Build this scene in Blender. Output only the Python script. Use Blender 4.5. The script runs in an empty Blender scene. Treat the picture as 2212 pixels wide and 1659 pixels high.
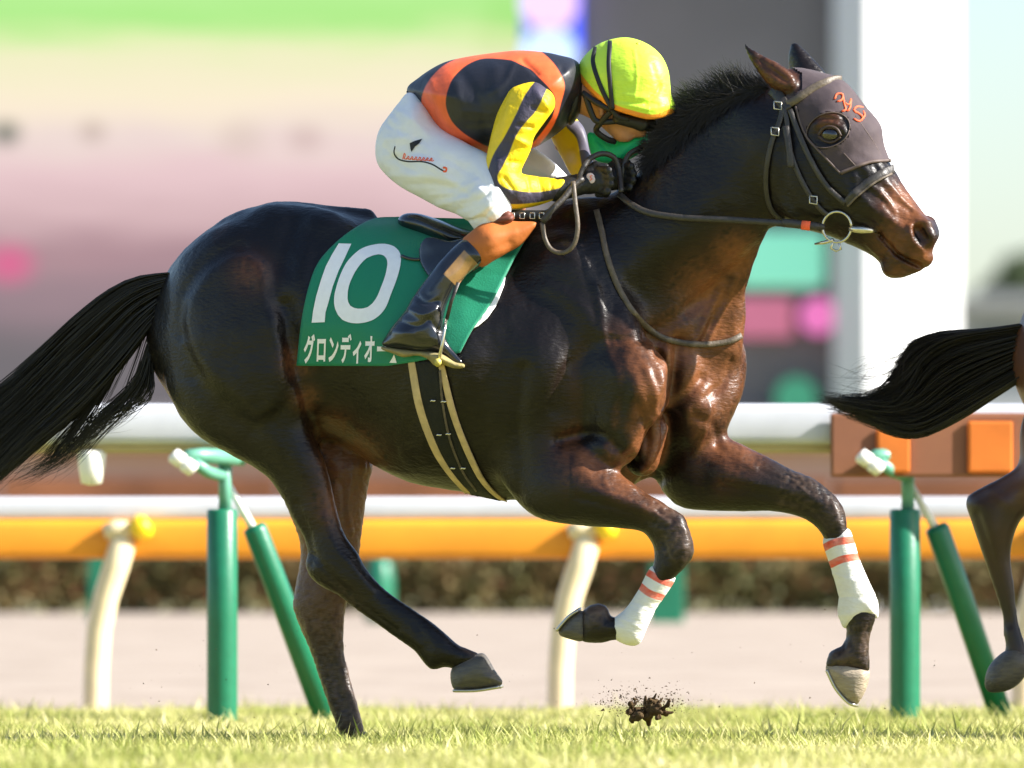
import bpy, bmesh, math, random
import numpy as np
from mathutils import Vector
from mathutils.bvhtree import BVHTree
random.seed(7); rng = np.random.default_rng(7)
sc = bpy.context.scene
# ------------------------------------------------------------------ camera, sky, sun, exposure
W_D, H_D = 2212.0, 1659.0
LENS, SENSOR = 300.0, 36.0
F = LENS / SENSOR * W_D
DIST = 24.0
CAMZ = 0.456
HORIZON = 1272.0
S = DIST / F                                   # metres per drawing unit at the horse
PITCH = math.atan((HORIZON - H_D / 2) / F)
cd = bpy.data.cameras.new('camera'); cam = bpy.data.objects.new('camera', cd)
sc.collection.objects.link(cam); sc.camera = cam
cam.location = (0, -DIST, CAMZ); cam.rotation_euler = (math.pi / 2 + PITCH, 0, 0)
cd.lens = LENS; cd.sensor_width = SENSOR; cd.clip_end = 2000; cd.clip_start = 0.5
cd.dof.use_dof = True; cd.dof.focus_distance = DIST - 0.1; cd.dof.aperture_fstop = 3.0

SUN_AZ = math.radians(-15)                      # measured from +X (picture right); positive = away from the camera
SUN_EL = math.radians(35)
to_sun = Vector((math.cos(SUN_EL) * math.cos(SUN_AZ), math.cos(SUN_EL) * math.sin(SUN_AZ), math.sin(SUN_EL)))
world = bpy.data.worlds.new('World'); sc.world = world; world.use_nodes = True
wn = world.node_tree.nodes; wl = world.node_tree.links
bg = wn['Background']; sky = wn.new('ShaderNodeTexSky'); sky.sky_type = 'NISHITA'; sky.sun_disc = False
sky.sun_elevation = SUN_EL; sky.sun_rotation = math.atan2(to_sun.x, to_sun.y)
sky.air_density = 1.0; sky.dust_density = 1.2; sky.ozone_density = 2.0
wl.new(sky.outputs[0], bg.inputs[0]); bg.inputs[1].default_value = 0.085
sl = bpy.data.lights.new('sun', 'SUN'); so = bpy.data.objects.new('sun', sl); sc.collection.objects.link(so)
sl.energy = 5.0; sl.angle = math.radians(0.53); sl.color = (1.0, 0.955, 0.89)
so.rotation_euler = (-to_sun).to_track_quat('-Z', 'Y').to_euler(); so.location = (20, 0, 20)
sc.view_settings.view_transform = 'Standard'; sc.view_settings.look = 'None'
sc.view_settings.exposure = 1.45; sc.view_settings.gamma = 1.0; sc.view_settings.use_curve_mapping = False
sc.render.engine = 'CYCLES'; sc.cycles.use_denoising = True
sc.cycles.max_bounces = 6; sc.cycles.transparent_max_bounces = 8
sc.cycles.sample_clamp_indirect = 6

# ------------------------------------------------------------------ basic helpers
cp, sp_ = math.cos(PITCH), math.sin(PITCH)
def atd(u, v, depth):
    """point seen at drawing coordinate (u, v) standing `depth` metres in front of the camera"""
    a = (u - W_D / 2) / F; b = (H_D / 2 - v) / F
    return Vector((depth * a, -DIST + depth * (cp - b * sp_), CAMZ + depth * (sp_ + b * cp)))
def arr_world(uvw):
    uvw = np.asarray(uvw, float)
    depth = DIST + uvw[..., 2] * S
    a = (uvw[..., 0] - W_D / 2) / F; b = (H_D / 2 - uvw[..., 1]) / F
    return np.stack([depth * a, -DIST + depth * (cp - b * sp_), CAMZ + depth * (sp_ + b * cp)], -1)
TANY = math.tan(math.radians(20)); U_AX = 900.0
def axis_w(u): return -(np.asarray(u) - U_AX) * TANY
def uvl_world(p, axis=axis_w):
    p = np.asarray(p, float); q = p.copy(); q[..., 2] = p[..., 2] + axis(p[..., 0]); return arr_world(q)
col = sc.collection
def tag(o, label=None, cat=None, group=None, kind=None):
    if label: o['label'] = label
    if cat: o['category'] = cat
    if group: o['group'] = group
    if kind: o['kind'] = kind
    return o
def empty(name, loc, label=None, cat=None, group=None):
    o = bpy.data.objects.new(name, None); col.objects.link(o); o.location = loc; o.empty_display_size = 0.1
    return tag(o, label, cat, group)
def world_loc(o):
    v = Vector(o.location)
    while o.parent: o = o.parent; v = v + Vector(o.location)
    return v
def mesh_obj(name, verts, faces, mat, parent=None, smooth=True, attrs=None, loc=None):
    """verts in world coordinates (numpy or list)"""
    verts = np.asarray(verts, float)
    off = np.array(world_loc(parent)) if parent else (np.array(loc) if loc is not None else np.zeros(3))
    me = bpy.data.meshes.new(name)
    vv = verts - off
    if isinstance(faces, np.ndarray):
        n = faces.shape[1]
        me.vertices.add(len(vv)); me.vertices.foreach_set('co', vv.astype(np.float32).ravel())
        me.loops.add(faces.size); me.loops.foreach_set('vertex_index', faces.astype(np.int32).ravel())
        me.polygons.add(len(faces)); me.polygons.foreach_set('loop_start', np.arange(0, faces.size, n, dtype=np.int32))
        me.polygons.foreach_set('loop_total', np.full(len(faces), n, np.int32))
        me.update(calc_edges=True); me.validate()
    else:
        me.from_pydata([tuple(x) for x in vv], [], [tuple(f) for f in faces]); me.update()
    if smooth: me.polygons.foreach_set('use_smooth', np.ones(len(me.polygons), bool))
    for k, a in (attrs or {}).items():
        at = me.attributes.new(k, 'FLOAT', 'POINT'); at.data.foreach_set('value', np.asarray(a, np.float32))
    o = bpy.data.objects.new(name, me); col.objects.link(o)
    if mat: me.materials.append(mat)
    if parent: o.parent = parent
    elif loc is not None: o.location = loc
    return o
# ------------------------------------------------------------------ materials
def mat(name, color, rough=0.6, spec=0.5, noise=0.0, nscale=20.0, bump=0.0, bscale=60.0, metal=0.0, coat=0.0,
        coat_rough=0.2, sheen=0.0, layers=(), aniso=None, color2=None, emit=None, trans=0.0):
    """layers: (attribute name, colour, softness): the colour shows where the attribute is positive"""
    m = bpy.data.materials.new(name); m.use_nodes = True
    N = m.node_tree.nodes; L = m.node_tree.links; b = N['Principled BSDF']
    b.inputs['Roughness'].default_value = rough; b.inputs['Specular IOR Level'].default_value = spec
    b.inputs['Metallic'].default_value = metal; b.inputs['Coat Weight'].default_value = coat
    b.inputs['Coat Roughness'].default_value = coat_rough; b.inputs['Sheen Weight'].default_value = sheen
    tc = N.new('ShaderNodeTexCoord')
    vec = tc.outputs['Object']
    if aniso:
        mp = N.new('ShaderNodeMapping'); mp.inputs['Scale'].default_value = aniso; L.new(vec, mp.inputs['Vector']); vec = mp.outputs[0]
    c = N.new('ShaderNodeRGB'); c.outputs[0].default_value = (*color, 1); out = c.outputs[0]
    for (an, lc, sw) in layers:
        a = N.new('ShaderNodeAttribute'); a.attribute_name = an
        mr = N.new('ShaderNodeMapRange'); mr.inputs['From Min'].default_value = -sw; mr.inputs['From Max'].default_value = sw
        L.new(a.outputs['Fac'], mr.inputs['Value'])
        mx = N.new('ShaderNodeMix'); mx.data_type = 'RGBA'; L.new(mr.outputs[0], mx.inputs[0]); L.new(out, mx.inputs[6])
        mx.inputs[7].default_value = (*lc, 1); out = mx.outputs[2]
    if noise > 0:
        t = N.new('ShaderNodeTexNoise'); t.inputs['Scale'].default_value = nscale; t.inputs['Detail'].default_value = 6; L.new(vec, t.inputs['Vector'])
        mr = N.new('ShaderNodeMapRange'); mr.inputs['From Min'].default_value = 0.3; mr.inputs['From Max'].default_value = 0.7
        L.new(t.outputs[0], mr.inputs['Value'])
        mx = N.new('ShaderNodeMix'); mx.data_type = 'RGBA'
        if color2:
            ms = N.new('ShaderNodeMath'); ms.operation = 'MULTIPLY'; ms.inputs[1].default_value = noise; L.new(mr.outputs[0], ms.inputs[0])
            L.new(ms.outputs[0], mx.inputs[0]); L.new(out, mx.inputs[6]); mx.inputs[7].default_value = (*color2, 1)
        else:
            mx.blend_type = 'MULTIPLY'; mx.inputs[0].default_value = noise
            L.new(out, mx.inputs[6]); L.new(mr.outputs[0], mx.inputs[7])
        out = mx.outputs[2]
    L.new(out, b.inputs['Base Color'])
    if bump > 0:
        t = N.new('ShaderNodeTexNoise'); t.inputs['Scale'].default_value = bscale; t.inputs['Detail'].default_value = 5; L.new(vec, t.inputs['Vector'])
        bp = N.new('ShaderNodeBump'); bp.inputs['Strength'].default_value = bump; bp.inputs['Distance'].default_value = 0.01
        L.new(t.outputs[0], bp.inputs['Height']); L.new(bp.outputs[0], b.inputs['Normal'])
    if trans: b.inputs['Transmission Weight'].default_value = trans
    if emit:
        L.new(out, b.inputs['Emission Color']); b.inputs['Emission Strength'].default_value = emit
    return m
# ------------------------------------------------------------------ 2D curves
def smooth_closed(poly, step=6.0):
    P = np.asarray(poly, float); n = len(P); out = []
    for i in range(n):
        p0, p1, p2, p3 = P[i - 1], P[i], P[(i + 1) % n], P[(i + 2) % n]
        m = max(2, int(np.linalg.norm(p2 - p1) / step))
        t = np.linspace(0, 1, m, endpoint=False)[:, None]
        a1 = (p2 - p0) * 0.5; a2 = (p3 - p1) * 0.5
        L = np.linalg.norm(p2 - p1) + 1e-6
        for a in (a1, a2):
            l = np.linalg.norm(a)
            if l > L: a *= L / l
        out.append((2*t**3-3*t**2+1)*p1 + (t**3-2*t**2+t)*a1 + (-2*t**3+3*t**2)*p2 + (t**3-t**2)*a2)
    return np.concatenate(out)
def smooth_open(P, step=6.0):
    P = np.asarray(P, float); n = len(P); out = []
    for i in range(n - 1):
        p1, p2 = P[i], P[i+1]; p0 = P[i-1] if i > 0 else 2*p1 - p2; p3 = P[i+2] if i+2 < n else 2*p2 - p1
        m = max(2, int(np.linalg.norm(p2 - p1) / step)); t = np.linspace(0, 1, m, endpoint=False)[:, None]
        a1 = (p2 - p0) * 0.5; a2 = (p3 - p1) * 0.5
        out.append((2*t**3-3*t**2+1)*p1 + (t**3-2*t**2+t)*a1 + (-2*t**3+3*t**2)*p2 + (t**3-t**2)*a2)
    out.append(P[-1:]); return np.concatenate(out)
def seg_dist(px, py, A, B):
    d = np.full(px.shape, 1e9)
    for (ax, ay), (bx, by) in zip(A, B):
        dx, dy = bx - ax, by - ay; L2 = dx*dx + dy*dy + 1e-9
        t = np.clip(((px - ax) * dx + (py - ay) * dy) / L2, 0, 1)
        d = np.minimum(d, (px - ax - t*dx)**2 + (py - ay - t*dy)**2)
    return np.sqrt(d)
def poly_sd(px, py, poly, smooth=True, step=8.0):
    """positive inside"""
    P = smooth_closed(poly, step) if smooth else np.asarray(poly, float)
    Q = np.roll(P, -1, 0)
    d = seg_dist(px, py, P, Q)
    ins = np.zeros(px.shape, bool)
    for (ax, ay), (bx, by) in zip(P, Q):
        c = (ay > py) != (by > py)
        x = ax + (py - ay) * (bx - ax) / (by - ay + 1e-12)
        ins ^= c & (px < x)
    return np.where(ins, d, -d)
def line_dist(px, py, pts, step=10.0):
    P = smooth_open(pts, step) if len(pts) > 2 else np.asarray(pts, float)
    return seg_dist(px, py, P[:-1], P[1:])
def box_blur(a, r):
    for ax in (0, 1):
        c = np.cumsum(np.pad(a, [(r+1, r) if i == ax else (0, 0) for i in (0, 1)], mode='edge'), axis=ax)
        a = (np.take(c, np.arange(2*r+1, c.shape[ax]), ax) - np.take(c, np.arange(0, c.shape[ax]-2*r-1), ax)) / (2*r+1)
    return a
# ------------------------------------------------------------------ implicit modelling in (u, v, lateral) drawing units
class Field:
    def __init__(self, lo, hi, cell=5.0):
        self.lo = np.array(lo, float); self.c = cell
        self.n = np.ceil((np.array(hi, float) - self.lo) / cell).astype(int) + 1
        self.D = np.full(self.n, 200.0, np.float32)
        self.ax = [self.lo[i] + cell * np.arange(self.n[i]) for i in range(3)]
    def _win(self, lo, hi):
        a = np.clip(np.floor((np.array(lo) - self.lo) / self.c).astype(int), 0, self.n - 1)
        b = np.clip(np.ceil((np.array(hi) - self.lo) / self.c).astype(int) + 1, 1, self.n)
        return tuple(slice(i, j) for i, j in zip(a, b))
    def _mix(self, w, f, k, sub=False):
        d = self.D[w]; f = f.astype(np.float32)
        if sub:
            f = -f; h = np.maximum(k - np.abs(d - f), 0) / k; self.D[w] = np.maximum(d, f) + h*h*k*0.25
        else:
            h = np.maximum(k - np.abs(d - f), 0) / k; self.D[w] = np.minimum(d, f) - h*h*k*0.25
    def poly(self, poly, anchors, blend=12.0, pad=30, rmax=None, power=3, soften=4):
        """inflate an outline; anchors = [(u, v, lateral centre, lateral scale)]"""
        P = np.asarray(poly, float); A = np.asarray(anchors, float)
        lo2 = P.min(0) - pad; hi2 = P.max(0) + pad
        w = self._win((*lo2, self.lo[2]), (*hi2, self.lo[2] + 1e5))
        X, Y = np.meshgrid(self.ax[0][w[0]], self.ax[1][w[1]], indexing='ij')
        d = poly_sd(X, Y, poly)
        R = np.where(d > 0, d, 0.0); pd = np.pad(d, 1, mode='edge')
        nb = np.max([pd[1+i:pd.shape[0]-1+i, 1+j:pd.shape[1]-1+j] for i in (-1, 0, 1) for j in (-1, 0, 1) if i or j], 0)
        ridge = np.argwhere((d > 0) & (d >= nb - 0.55*self.c))
        for i, j in ridge[np.argsort(d[tuple(ridge.T)])]:
            r = d[i, j]; m = int(r / self.c) + 1
            i0, i1, j0, j1 = max(i-m, 0), i+m+1, max(j-m, 0), j+m+1
            sub = R[i0:i1, j0:j1]
            msk = (X[i0:i1, j0:j1]-X[i, j])**2 + (Y[i0:i1, j0:j1]-Y[i, j])**2 <= (r + self.c*0.7)**2
            np.maximum(sub, np.where(msk, r, 0), out=sub)
        M = (d > 0).astype(float); R0 = R.copy()
        R = R * M
        for rr in (soften, soften, soften):
            R = box_blur(R, rr); M = box_blur(M, rr)
        mean = R0[d > 0].mean()
        R = np.where(M > 0.02, R / np.maximum(M, 1e-6), mean)
        if rmax: R = rmax * np.tanh(R / rmax)
        wsum = 0; k = 0; l0 = 0
        for a in A:
            ww = 1.0 / (((X - a[0])**2 + (Y - a[1])**2) / 400 + 1) ** (power / 2)
            wsum = wsum + ww; k = k + ww * a[3]; l0 = l0 + ww * a[2]
        k = k / wsum; l0 = l0 / wsum
        for _ in range(2): k = box_blur(k, 3); l0 = box_blur(l0, 3)
        L = self.ax[2][w[2]][None, None, :]
        q = np.maximum(R - d, 0)[..., None]
        f = np.sqrt(q*q + ((L - l0[..., None]) / k[..., None])**2) - R[..., None]
        self._mix(w, f, blend); return self
    def cone(self, p, q, rp, rq, k=1.0, blend=15.0, sub=False):
        p = np.array(p, float); q = np.array(q, float); r = max(rp, rq) * max(1, k) + blend + 10
        w = self._win(np.minimum(p, q) - r, np.maximum(p, q) + r)
        X, Y, Z = np.meshgrid(self.ax[0][w[0]], self.ax[1][w[1]], self.ax[2][w[2]], indexing='ij', sparse=True)
        d = q - p; L2 = (d*d).sum() + 1e-9
        t = np.clip(((X-p[0])*d[0] + (Y-p[1])*d[1] + (Z-p[2])*d[2]) / L2, 0, 1)
        f = np.sqrt((X-p[0]-t*d[0])**2 + (Y-p[1]-t*d[1])**2 + ((Z-p[2]-t*d[2])/k)**2) - (rp + (rq-rp)*t)
        self._mix(w, f, blend, sub); return self
    def clip(self, poly):
        X, Y = np.meshgrid(self.ax[0], self.ax[1], indexing='ij')
        self.D = np.maximum(self.D, -poly_sd(X, Y, poly)[..., None].astype(np.float32)); return self
    def mesh(self, smooth=2):
        D = self.D; s = D < 0
        n = [x - 1 for x in D.shape]
        cnt = np.zeros(n, np.int8)
        for i in (0, 1):
            for j in (0, 1):
                for k in (0, 1): cnt += s[i:n[0]+i, j:n[1]+j, k:n[2]+k]
        act = (cnt > 0) & (cnt < 8); ids = np.argwhere(act)
        idx = np.full(n, -1, np.int32); idx[act] = np.arange(len(ids))
        pos = np.zeros((len(ids), 3)); c = np.zeros(len(ids))
        corners = [(i, j, k) for i in (0, 1) for j in (0, 1) for k in (0, 1)]
        val = {o: D[ids[:, 0]+o[0], ids[:, 1]+o[1], ids[:, 2]+o[2]] for o in corners}
        for a in corners:
            for ax in range(3):
                if a[ax]: continue
                b = list(a); b[ax] = 1; b = tuple(b)
                va, vb = val[a], val[b]; m = (va < 0) != (vb < 0)
                t = va[m] / (va[m] - vb[m]); p = np.tile(np.array(a, float), (m.sum(), 1)); p[:, ax] += t
                pos[m] += p; c[m] += 1
        V = (ids + pos / c[:, None]) * self.c + self.lo
        faces = []
        for ax in range(3):
            o1, o2 = (ax+1) % 3, (ax+2) % 3
            a = [slice(None)]*3; b = [slice(None)]*3; a[ax] = slice(0, -1); b[ax] = slice(1, None)
            sa, sb = s[tuple(a)], s[tuple(b)]
            e = np.argwhere(sa != sb)
            e = e[(e[:, o1] > 0) & (e[:, o2] > 0) & (e[:, o1] < n[o1]) & (e[:, o2] < n[o2])]
            fl = sa[tuple(e.T)]
            def cell(d1, d2):
                q = e.copy(); q[:, o1] -= d1; q[:, o2] -= d2; return idx[tuple(q.T)]
            F4 = np.stack([cell(1, 1), cell(0, 1), cell(0, 0), cell(1, 0)], 1)
            F4[~fl] = F4[~fl][:, ::-1]; faces.append(F4)
        Fc = np.concatenate(faces); Fc = Fc[(Fc >= 0).all(1)]
        V = relax(V, Fc, smooth)
        return V, Fc
def relax(V, Fc, it):
    for k in range(it):
        acc = np.zeros_like(V); c = np.zeros(len(V))
        for a in range(4):
            for b in ((a+1) % 4, (a+3) % 4):
                np.add.at(acc, Fc[:, a], V[Fc[:, b]]); np.add.at(c, Fc[:, a], 1)
        V = V + 0.5 * (acc / np.maximum(c, 1)[:, None] - V)
    return V
def normals(V, Fc):
    n = np.cross(V[Fc[:, 2]] - V[Fc[:, 0]], V[Fc[:, 3]] - V[Fc[:, 1]]); N = np.zeros_like(V)
    for a in range(4): np.add.at(N, Fc[:, a], n)
    return N / (np.linalg.norm(N, axis=1, keepdims=True) + 1e-9)
def outward(V, Fc):
    N = normals(V, Fc)                       # make faces point out of the body
    c = V.mean(0); vol = np.einsum('ij,ij->i', V[Fc[:, 0]] - c, np.cross(V[Fc[:, 1]] - c, V[Fc[:, 2]] - c)).sum()
    return (Fc[:, ::-1].copy(), -N) if vol < 0 else (Fc, N)
def finish(V, Fc):
    """orient in world space: the (u, v down, l) frame and world have their own handedness"""
    Wd = uvl_world(V); c = Wd.mean(0)
    vol = np.einsum('ij,ij->i', Wd[Fc[:, 0]] - c, np.cross(Wd[Fc[:, 1]] - c, Wd[Fc[:, 2]] - c)).sum()
    return Wd, (Fc[:, ::-1].copy() if vol < 0 else Fc)
def strokes(V, Fc, lst):
    """lst: (points, amount, width, side); amount < 0 cuts a groove, side -1 near, +1 far, 0 both"""
    F2, N = outward(V, Fc); V = V.copy(); add = np.zeros(len(V))
    for it_ in lst:
        pts, amt, wid, side = it_[:4]
        P = np.asarray(pts, float); lo = P.min(0) - 3*wid; hi = P.max(0) + 3*wid
        m = (V[:, 0] > lo[0]) & (V[:, 0] < hi[0]) & (V[:, 1] > lo[1]) & (V[:, 1] < hi[1])
        if side: m &= (N[:, 2] * side > -0.25)
        i = np.nonzero(m)[0]
        if not len(i): continue
        d = line_dist(V[i, 0], V[i, 1], pts) if len(P) > 1 else np.hypot(V[i, 0]-P[0, 0], V[i, 1]-P[0, 1])
        wgt = np.exp(-(d / wid)**2)
        if len(it_) > 4:
            tt = np.clip(poly_sd(V[i, 0], V[i, 1], pts) / wid * 0.5 + 0.5, 0, 1); wgt = tt*tt*(3 - 2*tt)
        if side: wgt *= np.clip((N[i, 2] * side + 0.25) / 0.5, 0, 1)
        add[i] += amt * wgt
    return V + N * add[:, None]
def bvh_of(V, Fc): return BVHTree.FromPolygons([tuple(v) for v in V], [tuple(f) for f in Fc.tolist()])
def hit(bvh, u, v, side=-1, default=None):
    h = bvh.ray_cast(Vector((u, v, side * 700)), Vector((0, 0, -side)))
    return h[0].z if h[0] is not None else default
def drape(bvh, pts, off=4.0, side=-1, step=6.0, blur=2):
    P = smooth_open(pts, step); l = np.array([hit(bvh, u, v, side, np.nan) for u, v in P])
    ok = ~np.isnan(l)
    if not ok.any(): l[:] = 0
    else: l = np.interp(np.arange(len(l)), np.nonzero(ok)[0], l[ok])
    for _ in range(blur):
        l2 = l.copy(); l2[1:-1] = np.minimum(l[1:-1]*1.0, (l[:-2]+l[1:-1]+l[2:])/3) if side < 0 else np.maximum(l[1:-1], (l[:-2]+l[1:-1]+l[2:])/3); l = l2
    return np.column_stack([P, l + side * off])
# ------------------------------------------------------------------ small mesh builders (world coordinates)
def tube(pts, rad, n=8, flat=1.0, cap=True):
    P = np.asarray(pts, float); m = len(P); rad = np.broadcast_to(np.asarray(rad, float), (m,))
    T = np.gradient(P, axis=0); T /= np.linalg.norm(T, axis=1, keepdims=True) + 1e-9
    up = np.array([0, 1.0, 0]) if abs(T[:, 1]).max() < 0.95 else np.array([0.3, 0.2, 1.0])
    A = np.cross(T, up); A /= np.linalg.norm(A, axis=1, keepdims=True) + 1e-9; B = np.cross(T, A)
    a = np.linspace(0, 2*np.pi, n, endpoint=False)
    V = P[:, None] + rad[:, None, None] * (np.cos(a)[None, :, None]*A[:, None] + flat*np.sin(a)[None, :, None]*B[:, None])
    V = V.reshape(-1, 3); Fc = []
    for i in range(m-1):
        for j in range(n): Fc.append((i*n+j, i*n+(j+1) % n, (i+1)*n+(j+1) % n, (i+1)*n+j))
    if cap: Fc.append(tuple(range(n))[::-1]); Fc.append(tuple((m-1)*n + j for j in range(n)))
    return V, Fc
def join(parts):
    V = []; Fc = []; o = 0
    for v, f in parts:
        V.append(np.asarray(v, float)); Fc += [tuple(i+o for i in q) for q in f]; o += len(v)
    return np.concatenate(V), Fc
def box(c, s, rz=0.0, bev=0.0):
    bm = bmesh.new(); bmesh.ops.create_cube(bm, size=1.0)
    for v in bm.verts: v.co = Vector((v.co.x*s[0], v.co.y*s[1], v.co.z*s[2]))
    if bev: bmesh.ops.bevel(bm, geom=list(bm.edges), offset=bev, segments=2, affect='EDGES', profile=0.6)
    cz, sz = math.cos(rz), math.sin(rz)
    V = [(c[0]+v.co.x*cz-v.co.y*sz, c[1]+v.co.x*sz+v.co.y*cz, c[2]+v.co.z) for v in bm.verts]
    bm.verts.index_update(); Fc = [tuple(v.index for v in f.verts) for f in bm.faces]; bm.free()
    return np.array(V), Fc
def lathe(c, prof, n=16, sq=1.0):
    V = []; m = len(prof)
    for r, z in prof:
        for j in range(n):
            a = 2*math.pi*j/n; V.append((c[0]+r*math.cos(a), c[1]+sq*r*math.sin(a), c[2]+z))
    Fc = [(i*n+j, i*n+(j+1) % n, (i+1)*n+(j+1) % n, (i+1)*n+j) for i in range(m-1) for j in range(n)]
    Fc += [tuple(range(n))[::-1], tuple((m-1)*n+j for j in range(n))]
    return np.array(V), Fc
def strands(P, rad, name, m, parent, kind=None):
    """P: (N, M, 3) world points; three-sided tapering hair tubes"""
    N, M, _ = P.shape
    T = np.gradient(P, axis=1); T /= np.linalg.norm(T, axis=2, keepdims=True) + 1e-9
    A = np.cross(T, np.array([0.1, 1.0, 0.05])); A /= np.linalg.norm(A, axis=2, keepdims=True) + 1e-9; B = np.cross(T, A)
    t = np.linspace(0, 1, M); r = rad[:, None] * (1 - 0.85*t**1.5)[None]
    rings = [P + r[..., None] * (math.cos(a)*A + math.sin(a)*B) for a in (0, 2.094, 4.189)]
    V = np.stack(rings, 2).reshape(-1, 3)
    base = (np.arange(N)[:, None]*M + np.arange(M-1)[None]).ravel()*3
    Fc = np.concatenate([np.stack([base+j, base+(j+1) % 3, base+3+(j+1) % 3, base+3+j], 1) for j in range(3)])
    o = mesh_obj(name, V, Fc, m, parent)
    if kind: o['kind'] = kind
    return o
def ribbon(pts_uvl, width, thick, axis=axis_w):
    """flat strap following draped points; width in the picture plane, thickness in depth"""
    P = np.asarray(pts_uvl, float); T = np.gradient(P[:, :2], axis=0); T /= np.linalg.norm(T, axis=1, keepdims=True) + 1e-9
    Nn = np.column_stack([-T[:, 1], T[:, 0]]); w = np.broadcast_to(np.asarray(width, float), (len(P),))[:, None] / 2
    prof = [(-1, 0.0), (-0.8, -1), (0.8, -1), (1, 0.0), (0.8, 1), (-0.8, 1)]
    V = np.stack([np.column_stack([P[:, :2] + Nn*w*a, P[:, 2] + b*thick/2]) for a, b in prof], 1).reshape(-1, 3)
    n = 6; m = len(P); Fc = [(i*n+j, i*n+(j+1) % n, (i+1)*n+(j+1) % n, (i+1)*n+j) for i in range(m-1) for j in range(n)]
    Fc += [tuple(range(n))[::-1], tuple((m-1)*n+j for j in range(n))]
    return uvl_world(V, axis), Fc
# ================================================================== the setting
M_TURF = mat('turf soil', (0.26, 0.27, 0.07), 0.9, 0.2, noise=0.6, nscale=9, color2=(0.34, 0.29, 0.12), bump=0.6, bscale=40)
M_DIRT = mat('dirt track', (0.38, 0.32, 0.265), 0.95, 0.1, noise=0.85, nscale=5, color2=(0.22, 0.175, 0.14), bump=0.5, bscale=14, aniso=(0.5, 2.2, 1))
YT = 31.0 - DIST; SLOPE = 0.29 / 14.0
def ground_z(y): return max(0.0, (y - YT) * SLOPE)
def sheet(name, x0, x1, rows, m, nx=24):
    V = []; Fc = []
    for (y, z) in rows:
        for i in range(nx+1): V.append((x0 + (x1-x0)*i/nx, y, z))
    for j in range(len(rows)-1):
        for i in range(nx):
            a = j*(nx+1)+i; Fc.append((a, a+1, a+nx+2, a+nx+1))
    o = mesh_obj(name, V, Fc, m); o['kind'] = 'structure'; return o
sheet('ground', -400, 400, [(-300, -0.03), (YT, -0.03), (47-DIST, 0.29), (60-DIST, 0.30), (900, 0.30)],
      mat('far ground', (0.20, 0.2, 0.10), 0.95, 0.1, noise=0.5, nscale=0.4, color2=(0.25, 0.21, 0.14)))
sheet('turf', -60, 60, [(-60, 0.0)] + [(y, 0.0) for y in np.linspace(-20, YT - 0.3, 12)], M_TURF)
sheet('dirt_track', -60, 60, [(YT - 0.3, -0.012), (YT, -0.008)] + [(YT + 14.0*t, 0.29*t + 0.012) for t in np.linspace(0.1, 1.1, 8)], M_DIRT)
# grass blades
def grass():
    n = 330000; k0 = 250000
    y = np.concatenate([-4.2 + (YT - 0.15 + 4.2) * rng.random(k0) ** 1.15, -11 + (YT - 0.15 + 11) * rng.random(n - k0)])
    x = (rng.random(n) - 0.5) * np.where(np.arange(n) < k0, 5.8 + 0.25 * (y + 4), 13.0)
    clump = 0.5 + 0.5*np.sin(x*3.1 + 1.3*np.sin(y*1.7)) * np.sin(y*2.3 + 2*np.sin(x*0.9))
    h = (0.022 + 0.032*rng.random(n)) * (0.75 + 0.5*clump) * (1 - 0.5*np.clip((y - YT + 1.5)/1.5, 0, 1))
    tall = rng.random(n) < 0.07; h[tall] *= 1.25 + 0.7*rng.random(tall.sum())
    # worn, shorter around the strike marks
    w = 0.0020 + 0.0024*rng.random(n)
    a = rng.random(n)*2*np.pi; lean = (0.25 + 0.75*rng.random(n)) * h
    b = a + rng.normal(0, 0.6, n) + np.pi/2
    dx, dy = np.cos(a)*w, np.sin(a)*w; lx, ly = np.cos(b)*lean, np.sin(b)*lean
    z0 = np.full(n, -0.004)
    V = np.stack([np.stack([x-dx, y-dy, z0], 1), np.stack([x+dx, y+dy, z0], 1),
                  np.stack([x-dx*0.8+lx*0.3, y-dy*0.8+ly*0.3, h*0.55], 1), np.stack([x+dx*0.8+lx*0.3, y+dy*0.8+ly*0.3, h*0.55], 1),
                  np.stack([x+lx, y+ly, h], 1)], 1).reshape(-1, 3)
    i = np.arange(n)*5
    tri = np.concatenate([np.stack([i, i+1, i+3], 1), np.stack([i, i+3, i+2], 1), np.stack([i+2, i+3, i+4], 1)])
    dry = np.repeat(np.clip(0.55*rng.random(n) + 0.55*(1-clump) - 0.25 + 0.25*rng.random(n), 0, 1), 5)
    m = bpy.data.materials.new('grass blades'); m.use_nodes = True; N = m.node_tree.nodes; L = m.node_tree.links; b_ = N['Principled BSDF']
    at = N.new('ShaderNodeAttribute'); at.attribute_name = 'dry'; cr = N.new('ShaderNodeValToRGB'); L.new(at.outputs['Fac'], cr.inputs[0])
    e = cr.color_ramp.elements; e[0].position = 0.0; e[0].color = (0.29, 0.34, 0.065, 1); e[1].position = 1.0; e[1].color = (0.80, 0.71, 0.43, 1)
    k = e.new(0.5); k.color = (0.53, 0.51, 0.18, 1)
    L.new(cr.outputs[0], b_.inputs['Base Color']); b_.inputs['Roughness'].default_value = 0.55; b_.inputs['Specular IOR Level'].default_value = 0.3
    tr = N.new('ShaderNodeBsdfTranslucent'); L.new(cr.outputs[0], tr.inputs[0]); mx = N.new('ShaderNodeMixShader'); mx.inputs[0].default_value = 0.35
    L.new(b_.outputs[0], mx.inputs[1]); L.new(tr.outputs[0], mx.inputs[2]); L.new(mx.outputs[0], N['Material Output'].inputs[0])
    o = mesh_obj('grass', V, tri, m, attrs={'dry': dry}); tag(o, 'short sunlit yellow green grass covering the turf course', 'grass', kind='stuff')
grass()

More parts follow.
